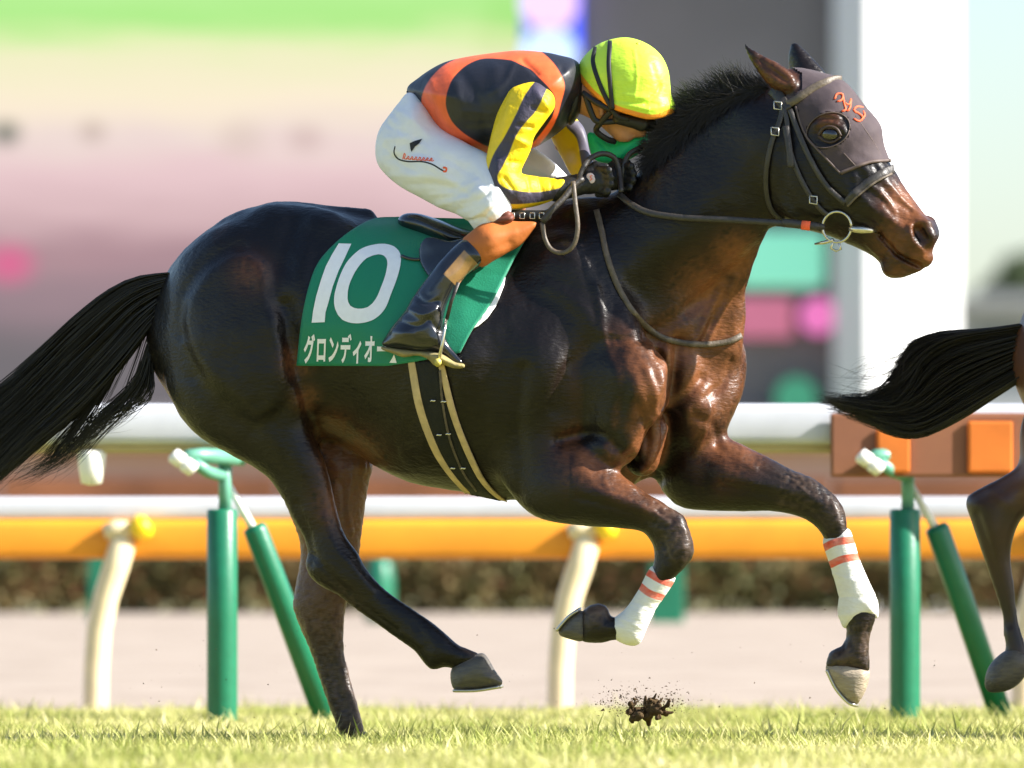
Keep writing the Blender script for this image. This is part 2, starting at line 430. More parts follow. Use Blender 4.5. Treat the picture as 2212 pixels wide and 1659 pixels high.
# ------------------------------------------------------------------ running rail on green posts
M_WHITE = mat('white rail plastic', (0.56, 0.57, 0.61), 0.35, 0.5, noise=0.12, nscale=6)
M_GREEN = mat('green post paint', (0.008, 0.155, 0.078), 0.38, 0.5, noise=0.15, nscale=25, bump=0.1, bscale=80)
M_PALEG = mat('pale green fitting', (0.12, 0.34, 0.24), 0.4, 0.5, noise=0.2, nscale=40)
M_CREAM = mat('cream plastic', (0.80, 0.66, 0.40), 0.45, 0.5, noise=0.15, nscale=12)
M_ORANGE = mat('orange rail paint', (0.85, 0.31, 0.015), 0.5, 0.5, noise=0.15, nscale=6)
M_YELLOW = mat('yellow plastic', (0.95, 0.62, 0.01), 0.4, 0.5)
M_KNOB = mat('white fitting', (0.85, 0.83, 0.76), 0.3, 0.5)
D1 = 27.6
def rail(name, u0, u1, vtop, vbot, depth, thick, m, parent=None, label=None, cat=None):
    a = atd(u0, vtop, depth); b = atd(u1, vbot, depth); h = abs(a.z - b.z)
    V = []; Fc = []; n = 20; xs = np.linspace(a.x, b.x, 40)
    for x in xs:
        for j in range(n):
            t = 2*math.pi*j/n; ct, st = math.cos(t), math.sin(t)
            V.append((x, a.y + thick*0.5*math.copysign(abs(ct)**0.5, ct), b.z + h/2 + h*0.5*math.copysign(abs(st)**0.5, st)))
    for i in range(len(xs)-1):
        for j in range(n): Fc.append((i*n+j, i*n+(j+1) % n, (i+1)*n+(j+1) % n, (i+1)*n+j))
    o = mesh_obj(name, V, Fc, m, parent)
    if label: tag(o, label, cat)
    return o
rr_ = empty('running_rail', atd(1106, 966, D1), 'broad white running rail carried on the green posts', 'rail')
rail('rail_tube', -2600, 4800, 872, 962, D1, 0.11, M_WHITE, rr_)
rail('lower_lip', -2600, 4800, 952, 979, D1 + 0.01, 0.07, mat('tan rail lip', (0.50, 0.40, 0.20), 0.6, 0.4, noise=0.2, nscale=5), rr_)
def tube_d(pts, rads, depth, n=14, dz=None):
    P = [atd(u, v, depth + (dz[i] if dz else 0)) for i, (u, v) in enumerate(pts)]
    return tube(P, [r*depth/F for r in rads], n)
def green_post():
    base = atd(482, 1592, D1); base.z = 0
    r = empty('rail_post', base, 'green padded rail post with slanting brace under the white rail', 'rail post', 'green posts of the running rail')
    mesh_obj('post_sleeve', *join([tube_d([(480, 1608), (480, 1590), (480, 1340), (480, 1104), (480, 1100)], [31, 33, 33, 33, 29], D1, 20)]), M_GREEN, r)
    mesh_obj('stem', *tube_d([(486, 1110), (486, 1050), (486, 985)], [14, 14, 16], D1), M_PALEG, r)
    mesh_obj('bracket', *join([tube_d([(405, 985), (440, 984), (525, 990)], [14, 17, 17], D1, 10, [-0.15, -0.08, 0]), tube_d([(420, 1000), (450, 1020), (486, 1030)], [13, 13, 13], D1, 10, [-0.15, -0.08, 0]),
                               tube_d([(486, 1000), (500, 966), (512, 955)], [17, 17, 15], D1, 10)]), M_PALEG, r)
    for (u, v) in ((384, 990), (408, 1008)):
        mesh_obj('knob', *tube_d([(u-13, v-10), (u-10, v-7), (u+10, v+7), (u+13, v+10)], [9, 17, 17, 9], D1 - 0.17, 12), M_KNOB, r)
    b = mesh_obj('brace_sleeve', *tube_d([(548, 1136), (551, 1142), (620, 1325), (715, 1585)], [20, 26, 26, 26], D1 + 0.03, 16, [0, 0.0, 0.1, 0.25]), M_GREEN, r)
    mesh_obj('brace_rod', *tube_d([(488, 1040), (515, 1085), (549, 1145)], [8, 8, 10], D1 + 0.02, 8), M_KNOB, b)
    return r
def copy_tree(o, parent=None, dx=0.0, dy=0.0):
    c = o.copy(); col.objects.link(c); c.parent = parent
    if parent is None: c.location = o.location + Vector((dx, dy, 0))
    for ch in list(o.children): copy_tree(ch, c)
    return c
gp = green_post(); gx = (1955 - 480) * D1 / F
gp['label'] = 'green padded rail post and brace just behind the hind legs of the dark racehorse'
for k, lb_ in ((-1, 'green padded rail post and brace left behind beyond the dark horse tail'), (1, 'green padded rail post and brace between the two racehorses'), (2, 'green padded rail post and brace behind the body of the bay runner')):
    copy_tree(gp, None, k*gx)['label'] = lb_
# ------------------------------------------------------------------ orange and white inner rail on cream goosenecks
D2 = 31.3
ir = empty('inner_rail', atd(1106, 1210, D2), 'orange rail with a white upper tube on cream gooseneck posts', 'rail')
rail('orange_beam', -2600, 4800, 1122, 1208, D2, 0.10, M_ORANGE, ir)
rail('white_tube', -2600, 4800, 1074, 1124, D2 + 0.02, 0.09, M_WHITE, ir)
def cream_post():
    base = atd(208, 1552, D2); base.z = 0
    r = empty('gooseneck_post', base, 'curved cream gooseneck post holding the orange rail', 'rail post', 'cream posts of the orange rail')
    mesh_obj('neck', *tube_d([(205, 1575), (206, 1540), (208, 1440), (214, 1360), (230, 1285), (250, 1225), (262, 1185), (266, 1150)], [26, 27, 27, 27, 28, 29, 28, 25], D2 - 0.08, 18,
                             [0, 0, 0, 0, 0, 0, 0, 0.05]), M_CREAM, r)
    mesh_obj('clamp', *tube_d([(225, 1150), (250, 1143), (290, 1143)], [16, 20, 16], D2 - 0.07, 12), M_CREAM, r)
    mesh_obj('yellow_cap', *tube_d([(288, 1152), (296, 1147), (314, 1133), (322, 1127)], [16, 27, 27, 14], D2 - 0.09, 14), M_YELLOW, r)
    return r
cpst = cream_post(); cx = (1250 - 250) * D2 / F
cpst['label'] = 'curved cream gooseneck post standing under the tail of the dark racehorse'
for k, lb_ in ((-1, 'curved cream gooseneck post beyond the hanging white cup marker'), (1, 'curved cream gooseneck post behind the folded foreleg of the dark racehorse'), (2, 'curved cream gooseneck post behind the hind leg of the bay runner')):
    copy_tree(cpst, None, k*cx)['label'] = lb_
# white cup hanging under the running rail
cup = empty('marker_cup', atd(198, 1046, D1), 'small white cup shaped marker hanging under the white rail', 'marker')
mesh_obj('cup', *lathe(atd(198, 1048, D1), [(0.012, 0), (0.034, 0.006), (0.042, 0.05), (0.048, 0.10), (0.044, 0.112)], 16), M_KNOB, cup)
mesh_obj('hanger', *tube([atd(198, 985, D1), atd(198, 972, D1), atd(198, 955, D1)], 0.008, 6), M_PALEG, cup)
# small green pads standing on the dirt near the hedge
def green_pad(u, v, rr, hgt, rect):
    d = 44.0; p = atd(u, v, d); z0 = ground_z(p.y)
    s = d / F
    if rect: g = box((p.x, p.y, z0 + hgt*s/2), (rr*2*s, 0.05, hgt*s), 0, 0.012)
    else: g = lathe((p.x, p.y, z0), [(rr*s*0.8, 0), (rr*s, 0.04), (rr*s, hgt*s*0.6), (rr*s*0.85, hgt*s*0.85), (rr*s*0.4, hgt*s)], 16)
    return mesh_obj('marker_pad', *g, M_GREEN, smooth=not rect)
tag(green_pad(820, 1235, 32, 150, False), 'round topped green marker post in front of the hedge', 'marker', )
tag(green_pad(1440, 1270, 38, 130, True), 'flat green marker board at the foot of the hedge', 'marker')
tag(green_pad(214, 1215, 24, 190, True), 'narrow green marker board behind a cream post', 'marker')
# ------------------------------------------------------------------ hedge, low wall, video board
M_HEDGE = mat('hedge leaves', (0.065, 0.075, 0.02), 0.7, 0.3, noise=0.8, nscale=4, color2=(0.15, 0.09, 0.03))
def hedge():
    y0 = 46.2 - DIST; n = 42000
    x = (rng.random(n) - 0.5)*24; hh = 0.34 + 0.03*np.sin(x*2.3) + 0.02*np.sin(x*7.1)
    z = ground_z(y0) + hh*rng.random(n)**0.8; y = y0 + 0.28*(rng.random(n) - 0.5) + 0.05*np.sin(x*5)
    s = 0.02 + 0.025*rng.random(n); q = rng.normal(size=(n, 3)); q /= np.linalg.norm(q, axis=1, keepdims=True)
    r = rng.normal(size=(n, 3)); r -= (r*q).sum(1)[:, None]*q; r /= np.linalg.norm(r, axis=1, keepdims=True)
    c = np.stack([x, y, z], 1); t = np.cross(q, r)
    V = np.stack([c - r*s[:, None], c + t*s[:, None]*0.5, c + r*s[:, None], c - t*s[:, None]*0.5], 1).reshape(-1, 3)
    o = mesh_obj('hedge', V, np.arange(4*n).reshape(-1, 4), M_HEDGE, smooth=False)
    tag(o, 'low trimmed olive and russet hedge along the far side of the dirt', 'hedge')
hedge()
M_SALMON = mat('salmon wall', (0.52, 0.30, 0.22), 0.8, 0.3, noise=0.4, nscale=1.5, color2=(0.62, 0.46, 0.38), aniso=(0.4, 1, 2))
M_BROWN = mat('brown fence', (0.26, 0.10, 0.045), 0.8, 0.3, noise=0.5, nscale=2)
M_TAN = mat('tan coping', (0.55, 0.42, 0.2), 0.7, 0.3)
def atY(u, v, depth):
    b = (H_D/2 - v)/F; return atd(u, v, depth/(cp - b*sp_))
def slab(name, u0, u1, v0, v1, depth, thick, m, parent=None, bev=0.01, ground=False, rz=0.0):
    a = atY(u0, v0, depth); b = atY(u1, v1, depth); zb = ground_z(b.y) - 0.05 if ground else b.z
    g = box(((a.x+b.x)/2, a.y + thick/2, (a.z+zb)/2), (abs(b.x-a.x), thick, a.z-zb), rz, bev)
    return mesh_obj(name, *g, m, parent, smooth=False)
w0 = empty('boundary_wall', atd(1106, 1080, 52) , 'long salmon coloured boundary wall with brown lower boards', 'wall'); w0.location.z = 0.25
slab('wall_face', -3000, 5200, 968, 1036, 52.0, 0.2, M_SALMON, w0)
for k in range(-4, 9):
    slab('board', k*600 + 4, k*600 + 596, 1034, 1090, 51.95, 0.12, M_BROWN, w0, ground=True)
slab('coping', -3000, 5200, 955, 970, 51.9, 0.35, M_TAN, w0)
# banner boards behind the second runner
bb = empty('banner_board', atd(2000, 1020, 27.5), 'brown banner board with bright orange panels on the rail', 'banner')
slab('backing', 1794, 4300, 892, 1030, 27.5, 0.03, mat('brown banner', (0.22, 0.09, 0.05), 0.7, 0.3, noise=0.5, nscale=4, color2=(0.36, 0.15, 0.07)), bb)
for (a, b) in ((1893, 1968), (2090, 2190), (2330, 2500), (2640, 2760)): slab('panel', a, b, 925 if a < 2000 else 908, 1022, 27.485, 0.012, mat('orange panel', (0.75, 0.20, 0.03), 0.6, 0.3, noise=0.3, nscale=5), bb)
# the big video board
DV = 84.0
vb = empty('video_board', Vector((0, DV - DIST, 0.3)), 'huge video board with a lit screen, dark side panel and white frame', 'video board')
def screen_mat():
    m = bpy.data.materials.new('lit screen picture'); m.use_nodes = True; N = m.node_tree.nodes; L = m.node_tree.links; b = N['Principled BSDF']
    tc = N.new('ShaderNodeTexCoord'); sx = N.new('ShaderNodeSeparateXYZ'); L.new(tc.outputs['Generated'], sx.inputs[0])
    mp = N.new('ShaderNodeMapping'); mp.inputs['Scale'].default_value = (9, 1, 26); L.new(tc.outputs['Generated'], mp.inputs[0])
    t = N.new('ShaderNodeTexNoise'); t.inputs['Scale'].default_value = 1.0; t.inputs['Detail'].default_value = 3; L.new(mp.outputs[0], t.inputs['Vector'])
    ma = N.new('ShaderNodeMath'); ma.operation = 'MULTIPLY_ADD'; L.new(t.outputs[0], ma.inputs[0]); ma.inputs[1].default_value = 0.14
    sb = N.new('ShaderNodeMath'); sb.operation = 'SUBTRACT'; L.new(sx.outputs['Z'], sb.inputs[0]); sb.inputs[1].default_value = 0.07
    L.new(sb.outputs[0], ma.inputs[2])
    cr = N.new('ShaderNodeValToRGB'); L.new(ma.outputs[0], cr.inputs[0]); e = cr.color_ramp.elements
    cols = [(0.0, (0.10, 0.085, 0.10)), (0.14, (0.11, 0.09, 0.105)), (0.25, (0.24, 0.15, 0.18)), (0.36, (0.34, 0.19, 0.22)), (0.44, (0.55, 0.36, 0.38)), (0.54, (0.68, 0.47, 0.49)),
            (0.62, (0.72, 0.58, 0.54)), (0.70, (0.82, 0.70, 0.53)), (0.805, (0.74, 0.72, 0.45)), (0.845, (0.60, 0.74, 0.33)), (0.89, (0.33, 0.70, 0.17)), (1.0, (0.42, 0.76, 0.25))]
    e[0].position = cols[0][0]; e[0].color = (*cols[0][1], 1); e[1].position = 1.0; e[1].color = (*cols[-1][1], 1)
    for p, c in cols[1:-1]: k = e.new(p); k.color = (*c, 1)
    out = cr.outputs[0]
    # a few soft blobs that belong to the picture on the screen
    for (u, v, r, c, st) in ((20, 570, 75, (0.62, 0.07, 0.22), 0.9), (12, 288, 45, (0.03, 0.06, 0.03), 0.9), (200, 285, 40, (0.35, 0.25, 0.2), 0.6), (660, 300, 55, (0.45, 0.30, 0.28), 0.5), (520, 300, 70, (0.55, 0.42, 0.36), 0.5), (400, 700, 160, (0.13, 0.1, 0.12), 0.5)):
        gx = (u - SU0)/(SU1 - SU0); gz = 1 - (v - SV0)/(SV1 - SV0)
        cb = N.new('ShaderNodeCombineXYZ'); L.new(sx.outputs['X'], cb.inputs[0]); L.new(sx.outputs['Z'], cb.inputs[2])
        m2 = N.new('ShaderNodeMapping'); m2.inputs['Location'].default_value = (-gx*(SU1-SU0)/r, 0, -gz*(SV1-SV0)/r*1.3); m2.inputs['Scale'].default_value = ((SU1-SU0)/r, 1, (SV1-SV0)/r*1.3)
        L.new(cb.outputs[0], m2.inputs[0]); ln = N.new('ShaderNodeVectorMath'); ln.operation = 'LENGTH'; L.new(m2.outputs[0], ln.inputs[0])
        mr = N.new('ShaderNodeMapRange'); mr.inputs['From Min'].default_value = 1.0; mr.inputs['From Max'].default_value = 0.3; mr.inputs['To Max'].default_value = st
        L.new(ln.outputs['Value'], mr.inputs[0]); mx = N.new('ShaderNodeMix'); mx.data_type = 'RGBA'; L.new(mr.outputs[0], mx.inputs[0]); L.new(out, mx.inputs[6]); mx.inputs[7].default_value = (*c, 1); out = mx.outputs[2]
    b.inputs['Base Color'].default_value = (0.02, 0.02, 0.02, 1); L.new(out, b.inputs['Emission Color']); b.inputs['Emission Strength'].default_value = SCREEN_E
    b.inputs['Roughness'].default_value = 0.6
    return m
SU0, SU1, SV0, SV1 = -1500, 1128, -60, 880; SCREEN_E = 0.41
slab('screen', SU0, SU1, SV0, SV1, DV, 0.2, screen_mat(), vb)
M_PANEL = mat('dark grey panel', (0.21, 0.19, 0.20), 0.7, 0.3, noise=0.3, nscale=0.5)
slab('side_panel', 1128, 1806, -1100, 900, DV + 0.1, 0.3, M_PANEL, vb)
slab('screen_surround', SU0 - 250, 1128, -1100, -60, DV + 0.05, 0.3, M_PANEL, vb)
slab('plinth', SU0 - 250, 1806, 880, 1100, DV - 0.1, 0.8, M_PANEL, vb, ground=True)
def disc(u, v, r, c, name='sign_disc', sq=1.0):
    p = atY(u, v, DV - 0.12); rr = r*DV/F; n = 28
    ring = [(p.x + rr*math.cos(t*2*math.pi/n), rr*sq*math.sin(t*2*math.pi/n) + p.z) for t in range(n)]
    V = [(x, p.y, z) for x, z in ring] + [(x, p.y + 0.15, z) for x, z in ring]
    Fc = [tuple(range(n))] + [(i, (i+1) % n, n+(i+1) % n, n+i) for i in range(n)] + [tuple(range(n, 2*n))[::-1]]
    return mesh_obj(name, V, Fc, c, vb, smooth=False)
def em(name, c, e): return mat(name, c, 0.6, 0.3, emit=e*0.55)
slab('sign_column', 1128, 1252, -800, 118, DV - 0.02, 0.2, em('blue sign', (0.04, 0.08, 0.72), 0.4), vb)
disc(1186, 5, 62, em('lavender disc', (0.60, 0.40, 0.85), 0.22)); disc(1186, 120, 62, em('pale blue disc', (0.45, 0.58, 0.92), 0.2)); disc(1186, -110, 62, em('lavender light', (0.60, 0.40, 0.85), 0.22))
slab('teal_sign', 1590, 1782, 498, 622, DV - 0.06, 0.2, em('teal sign', (0.20, 0.58, 0.42), 0.5), vb, bev=0.09)
disc(1768, 682, 40, em('pink disc', (0.70, 0.16, 0.42), 0.5)); slab('pink_sign', 1590, 1712, 642, 728, DV - 0.05, 0.2, em('rose sign', (0.48, 0.14, 0.22), 0.45), vb)
disc(1720, 860, 45, em('green disc', (0.05, 0.25, 0.15), 0.5))
# white frame: a square tower turned so that its lit face looks to the right
pl = atd(1806, 900, DV - 1.0); pr = atd(2082, 900, DV - 1.0); wdt = pr.x - pl.x
a_ = math.radians(-30); tw = wdt / (math.cos(a_) + abs(math.sin(a_))*0.62)
g = box(((pl.x + pr.x)/2, DV - DIST - 0.2, 6.0), (tw, tw*0.62, 12.4), -a_, 0.02)
mesh_obj('white_tower', *g, mat('white cladding', (0.85, 0.85, 0.86), 0.6, 0.3, noise=0.05, nscale=1), vb, smooth=False)
# far pale building and trees right of the board
fb = empty('grandstand', atd(2600, 760, 240.0), 'pale grey building far behind the white frame', 'building'); fb.location.z = 0.3
slab('wall', 2060, 3600, 655, 1100, 240, 12, mat('pale wall', (0.50, 0.51, 0.53), 0.8, 0.3, noise=0.3, nscale=0.2), fb, ground=True)
slab('roof', 2050, 3620, 635, 662, 239, 14, mat('grey roof', (0.25, 0.26, 0.28), 0.8, 0.3), fb)
for k in range(9): slab('window', 2110 + k*160, 2210 + k*160, 720, 790, 239.8, 0.5, mat('dark glass', (0.06, 0.07, 0.08), 0.2, 0.5), fb)
def far_tree(u, v, d, rr):
    p = atd(u, v, d); r = empty('tree', Vector((p.x, p.y, 0.3)), 'round dark green tree beyond the pale building', 'tree')
    mesh_obj('trunk', *tube([(p.x, p.y, 0.2), (p.x + 0.2, p.y, p.z*0.6), (p.x, p.y, p.z)], [0.5, 0.35, 0.15], 8), M_BROWN, r)
    n = 5000; q = rng.normal(size=(n, 3)); q /= np.linalg.norm(q, axis=1, keepdims=True)
    rad = rr*(0.55 + 0.45*rng.random(n)**0.5) * (1 + 0.15*np.sin(q[:, 0]*5)*np.sin(q[:, 2]*6 + 1))
    c = np.array(p) + q*rad[:, None]; s = rr*0.06*(0.6 + rng.random(n)); x = rng.normal(size=(n, 3)); x /= np.linalg.norm(x, axis=1, keepdims=True); y = np.cross(q, x)
    V = np.stack([c - x*s[:, None], c + y*s[:, None]*.6, c + x*s[:, None], c - y*s[:, None]*.6], 1).reshape(-1, 3)
    mesh_obj('crown', V, np.arange(4*n).reshape(-1, 4), mat('tree leaves', (0.06, 0.09, 0.03), 0.7, 0.3, noise=0.6, nscale=0.6), r, smooth=False)
far_tree(2225, 640, 270, 1.5)
# ================================================================== the dark bay racehorse
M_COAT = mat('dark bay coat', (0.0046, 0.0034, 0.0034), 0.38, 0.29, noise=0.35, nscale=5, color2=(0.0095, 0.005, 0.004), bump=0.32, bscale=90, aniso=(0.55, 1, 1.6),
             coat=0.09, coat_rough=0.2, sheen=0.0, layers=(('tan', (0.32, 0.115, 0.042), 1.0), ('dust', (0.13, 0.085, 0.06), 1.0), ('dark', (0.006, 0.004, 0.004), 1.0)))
M_HOOF = mat('hoof horn', (0.055, 0.05, 0.05), 0.45, 0.5, noise=0.6, nscale=30, color2=(0.14, 0.12, 0.085), bump=0.3, bscale=60, aniso=(1, 1, 4))
M_HOOFP = mat('dusty pale hoof', (0.40, 0.33, 0.24), 0.6, 0.4, noise=0.7, nscale=25, color2=(0.16, 0.12, 0.09), bump=0.4, bscale=70, aniso=(1, 1, 4))
M_SHOE = mat('shoe metal', (0.55, 0.52, 0.45), 0.35, 0.5, metal=0.8)
M_HAIR = mat('black horse hair', (0.008, 0.007, 0.008), 0.42, 0.5)
M_HAIRB = mat('dark mane hair', (0.014, 0.011, 0.010), 0.45, 0.5)
M_EYE = mat('horse eye', (0.012, 0.007, 0.005), 0.06, 0.6, coat=1.0, coat_rough=0.03)
M_WRAP = mat('white leg wrap', (0.78, 0.77, 0.73), 0.8, 0.2, noise=0.35, nscale=22, color2=(0.66, 0.60, 0.50), bump=0.3, bscale=70, aniso=(1, 1, 2.5), layers=(('band', (0.75, 0.085, 0.035), 0.9),))

TORSO = [(590,438),(640,438),(700,452),(760,468),(830,478),(950,492),(1050,488),(1150,465),(1230,440),(1330,458),(1430,520),(1520,600),(1585,680),(1600,740),(1598,800),(1590,850),
         (1572,900),(1545,945),(1490,985),(1430,1020),(1350,1055),(1250,1078),(1180,1086),(1120,1083),(1060,1078),(996,1062),(896,1045),(848,1026),(803,1002),(758,969),(710,950),(640,1000),(570,1008),
         (520,985),(470,955),(430,928),(390,890),(355,840),(330,790),(316,740),(320,690),(335,640),(360,590),(400,540),(460,490),(520,455)]
NECK = [(1662,186),(1600,200),(1540,232),(1480,278),(1420,332),(1365,388),(1300,430),(1230,450),(1180,520),(1190,640),(1290,740),(1440,800),(1570,770),(1600,700),(1610,640),(1622,590),(1642,540),(1662,492),
        (1730,440),(1770,330),(1740,210),(1700,180)]
HEAD = [(1690,152),(1716,148),(1760,154),(1817,173),(1846,202),(1868,232),(1888,254),(1903,277),(1907,308),(1920,346),(1937,374),(1955,405),(1986,446),(2007,473),(2026,490),(2030,508),(2019,532),
        (2014,545),(2017,560),(2004,577),(1984,588),(1955,598),(1924,600),(1907,588),(1899,567),(1872,546),(1844,532),(1796,512),(1748,498),(1706,488),(1668,470),(1645,420),(1640,340),(1645,250),(1660,190)]
NFORE = [(1110,880),(1170,900),(1231,950),(1270,967),(1308,1002),(1351,1032),(1403,1066),(1446,1096),(1476,1115),(1488,1143),(1499,1177),(1497,1203),(1480,1225),(1460,1246),(1440,1275),(1418,1306),
         (1396,1350),(1379,1383),(1358,1388),(1330,1382),(1300,1389),(1264,1388),(1255,1384),(1252,1350),(1257,1322),(1283,1304),(1310,1308),(1320,1330),(1336,1332),(1353,1317),(1382,1276),(1408,1229),(1413,1190),
         (1403,1165),(1386,1148),(1334,1141),(1265,1137),(1188,1126),(1145,1109),(1110,1070),(1085,980)]
FFORE = [(1440,930),(1520,930),(1561,942),(1600,959),(1660,989),(1711,1015),(1754,1032),(1788,1057),(1814,1083),(1827,1113),(1831,1143),(1840,1165),(1853,1208),(1873,1255),(1891,1298),(1892,1330),(1889,1345),
         (1881,1366),(1877,1409),(1876,1452),(1830,1448),(1787,1446),(1785,1425),(1796,1404),(1814,1398),(1827,1379),(1827,1353),(1819,1345),(1813,1319),(1815,1289),(1802,1238),(1789,1199),(1780,1165),(1763,1139),(1728,1117),(1673,1105),(1596,1105),(1518,1102),
         (1460,1090),(1410,1020)]
NHIND = [(560,600),(620,690),(645,800),(672,910),(710,1026),(729,1107),(748,1160),(772,1193),(796,1236),(839,1279),(886,1312),(934,1345),(963,1369),(991,1393),(1036,1414),(1025,1436),(984,1446),(963,1441),(934,1447),(915,1431),(896,1407),
         (858,1379),(810,1345),(763,1312),(734,1288),(696,1268),(672,1248),(660,1220),(664,1195),(655,1160),(630,1117),(612,1079),(582,1036),(553,1012),(500,978),(430,915),(390,800),(420,680),(480,600)]
FHIND = [(660,860),(740,930),(803,1000),(797,1040),(787,1107),(781,1155),(777,1193),(768,1250),(748,1310),(742,1374),(745,1417),(763,1488),(777,1540),(788,1580),(790,1600),(745,1606),(731,1578),(715,1536),(696,1483),(667,1398),
         (648,1355),(633,1312),(636,1279),(649,1202),(646,1164),(624,1107),(612,1078),(590,1000),(610,920)]
def horse_body():
    f = Field((290, 70, -265), (2050, 1640, 250), 5.0)
    f.poly(TORSO, [(430,720,0,.80),(560,650,0,.78),(760,720,0,.74),(950,780,0,.78),(1150,800,0,.68),(1310,780,4,.54),(1440,800,82,.36),(1540,780,125,.36),(1470,950,95,.38)], blend=10, soften=9)
    f.poly(NECK, [(1290,560,0,.56),(1430,480,0,.48),(1560,380,0,.46),(1690,300,0,.62),(1440,690,45,.42),(1540,680,95,.38)], blend=60, soften=7)
    f.poly(HEAD, [(1730,250,0,.60),(1800,260,0,.72),(1740,420,0,.62),(1860,380,0,.66),(1930,470,0,.66),(1990,520,0,.86),(1950,570,0,.62)], blend=34, soften=5)
    # shoulder, chest and thigh masses
    f.cone((1220,600,-95), (1345,810,-118), 92, 88, .62, 60)
    f.cone((1350,840,-120), (1325,950,-122), 84, 62, .8, 45)
    f.cone((1300,600,95), (1530,790,158), 90, 76, .6, 60)
    f.cone((1532,850,125), (1508,930,122), 62, 56, .85, 35)
    f.cone((1398,905,-18), (1388,990,-34), 52, 40, .95, 25)
    f.cone((1150,870,-120), (1165,1010,-115), 95, 78, .6, 60)
    f.cone((1440,760,22), (1436,880,18), 34, 26, .9, 30)
    f.cone((500,620,-105), (520,820,-118), 112, 150, .62, 70)
    f.cone((560,600,-122), (590,760,-128), 52, 95, .55, 40)
    f.cone((500,640,110), (540,820,115), 110, 140, .6, 70)
    f.cone((590,500,-70), (700,500,-70), 42, 36, .9, 50)
    f.cone((615,470,70), (790,470,60), 30, 20, .9, 40)
    # limbs
    f.poly(NFORE, [(1150,980,-118,.62),(1250,1040,-122,.8),(1400,1110,-122,.92),(1455,1180,-122,.9),(1390,1300,-120,.85),(1290,1350,-120,.95)], blend=26, soften=2)
    f.poly(FFORE, [(1480,1000,112,.72),(1600,1030,118,.85),(1760,1070,116,.9),(1850,1260,112,.8),(1845,1390,112,.95)], blend=26, soften=2)
    f.poly(NHIND, [(500,750,-105,.62),(600,900,-118,.62),(660,1050,-122,.7),(700,1200,-118,.75),(820,1310,-112,.75),(980,1420,-110,.9)], blend=30, soften=2)
    f.poly(FHIND, [(700,950,92,.7),(710,1080,100,.75),(700,1260,104,.75),(700,1420,104,.75),(765,1590,104,.9)], blend=26, soften=2)
    # ears
    f.poly([(1604,90),(1622,104),(1646,120),(1679,135),(1710,158),(1723,178),(1712,200),(1679,196),(1651,174),(1630,143),(1613,112)], [(1610,95,-54,.7),(1700,180,-48,.95)], blend=10, soften=1)
    f.poly([(1713,90),(1734,104),(1761,131),(1786,163),(1775,185),(1730,190),(1707,160),(1703,120)], [(1713,95,50,.7),(1750,170,44,.9)], blend=10, soften=1)
    f.cone((1640,140,-80), (1700,180,-86), 8, 13, 1, 8, sub=True)
    # brow, cheek bone, nostril flare, lips
    f.cone((1765,262,-58), (1815,276,-56), 24, 24, .7, 22); f.cone((1800,262,58), (1840,276,56), 24, 24, .7, 22)
    f.cone((1830,330,-58), (1900,380,-46), 20, 14, .7, 22)
    f.cone((1715,360,-58), (1735,430,-56), 62, 50, .45, 40)
    f.cone((1985,492,-34), (2000,510,-34), 27, 24, .8, 14); f.cone((2000,488,34), (2008,505,34), 24, 22, .8, 14)
    f.cone((1925,578,-18), (1950,580,18), 20, 18, .9, 12)
    f.cone((1984,498,-58), (1998,518,-56), 14, 12, 1.3, 6, sub=True); f.cone((2002,498,58), (2010,514,56), 12, 10, 1.3, 6, sub=True)
    f.cone((1900,505,-50), (1945,553,-44), 3, 5, 3.0, 5, sub=True); f.cone((1945,553,-44), (1996,578,-24), 5, 7, 3.2, 5, sub=True)
    return f.mesh(2)
HV, HF = horse_body()
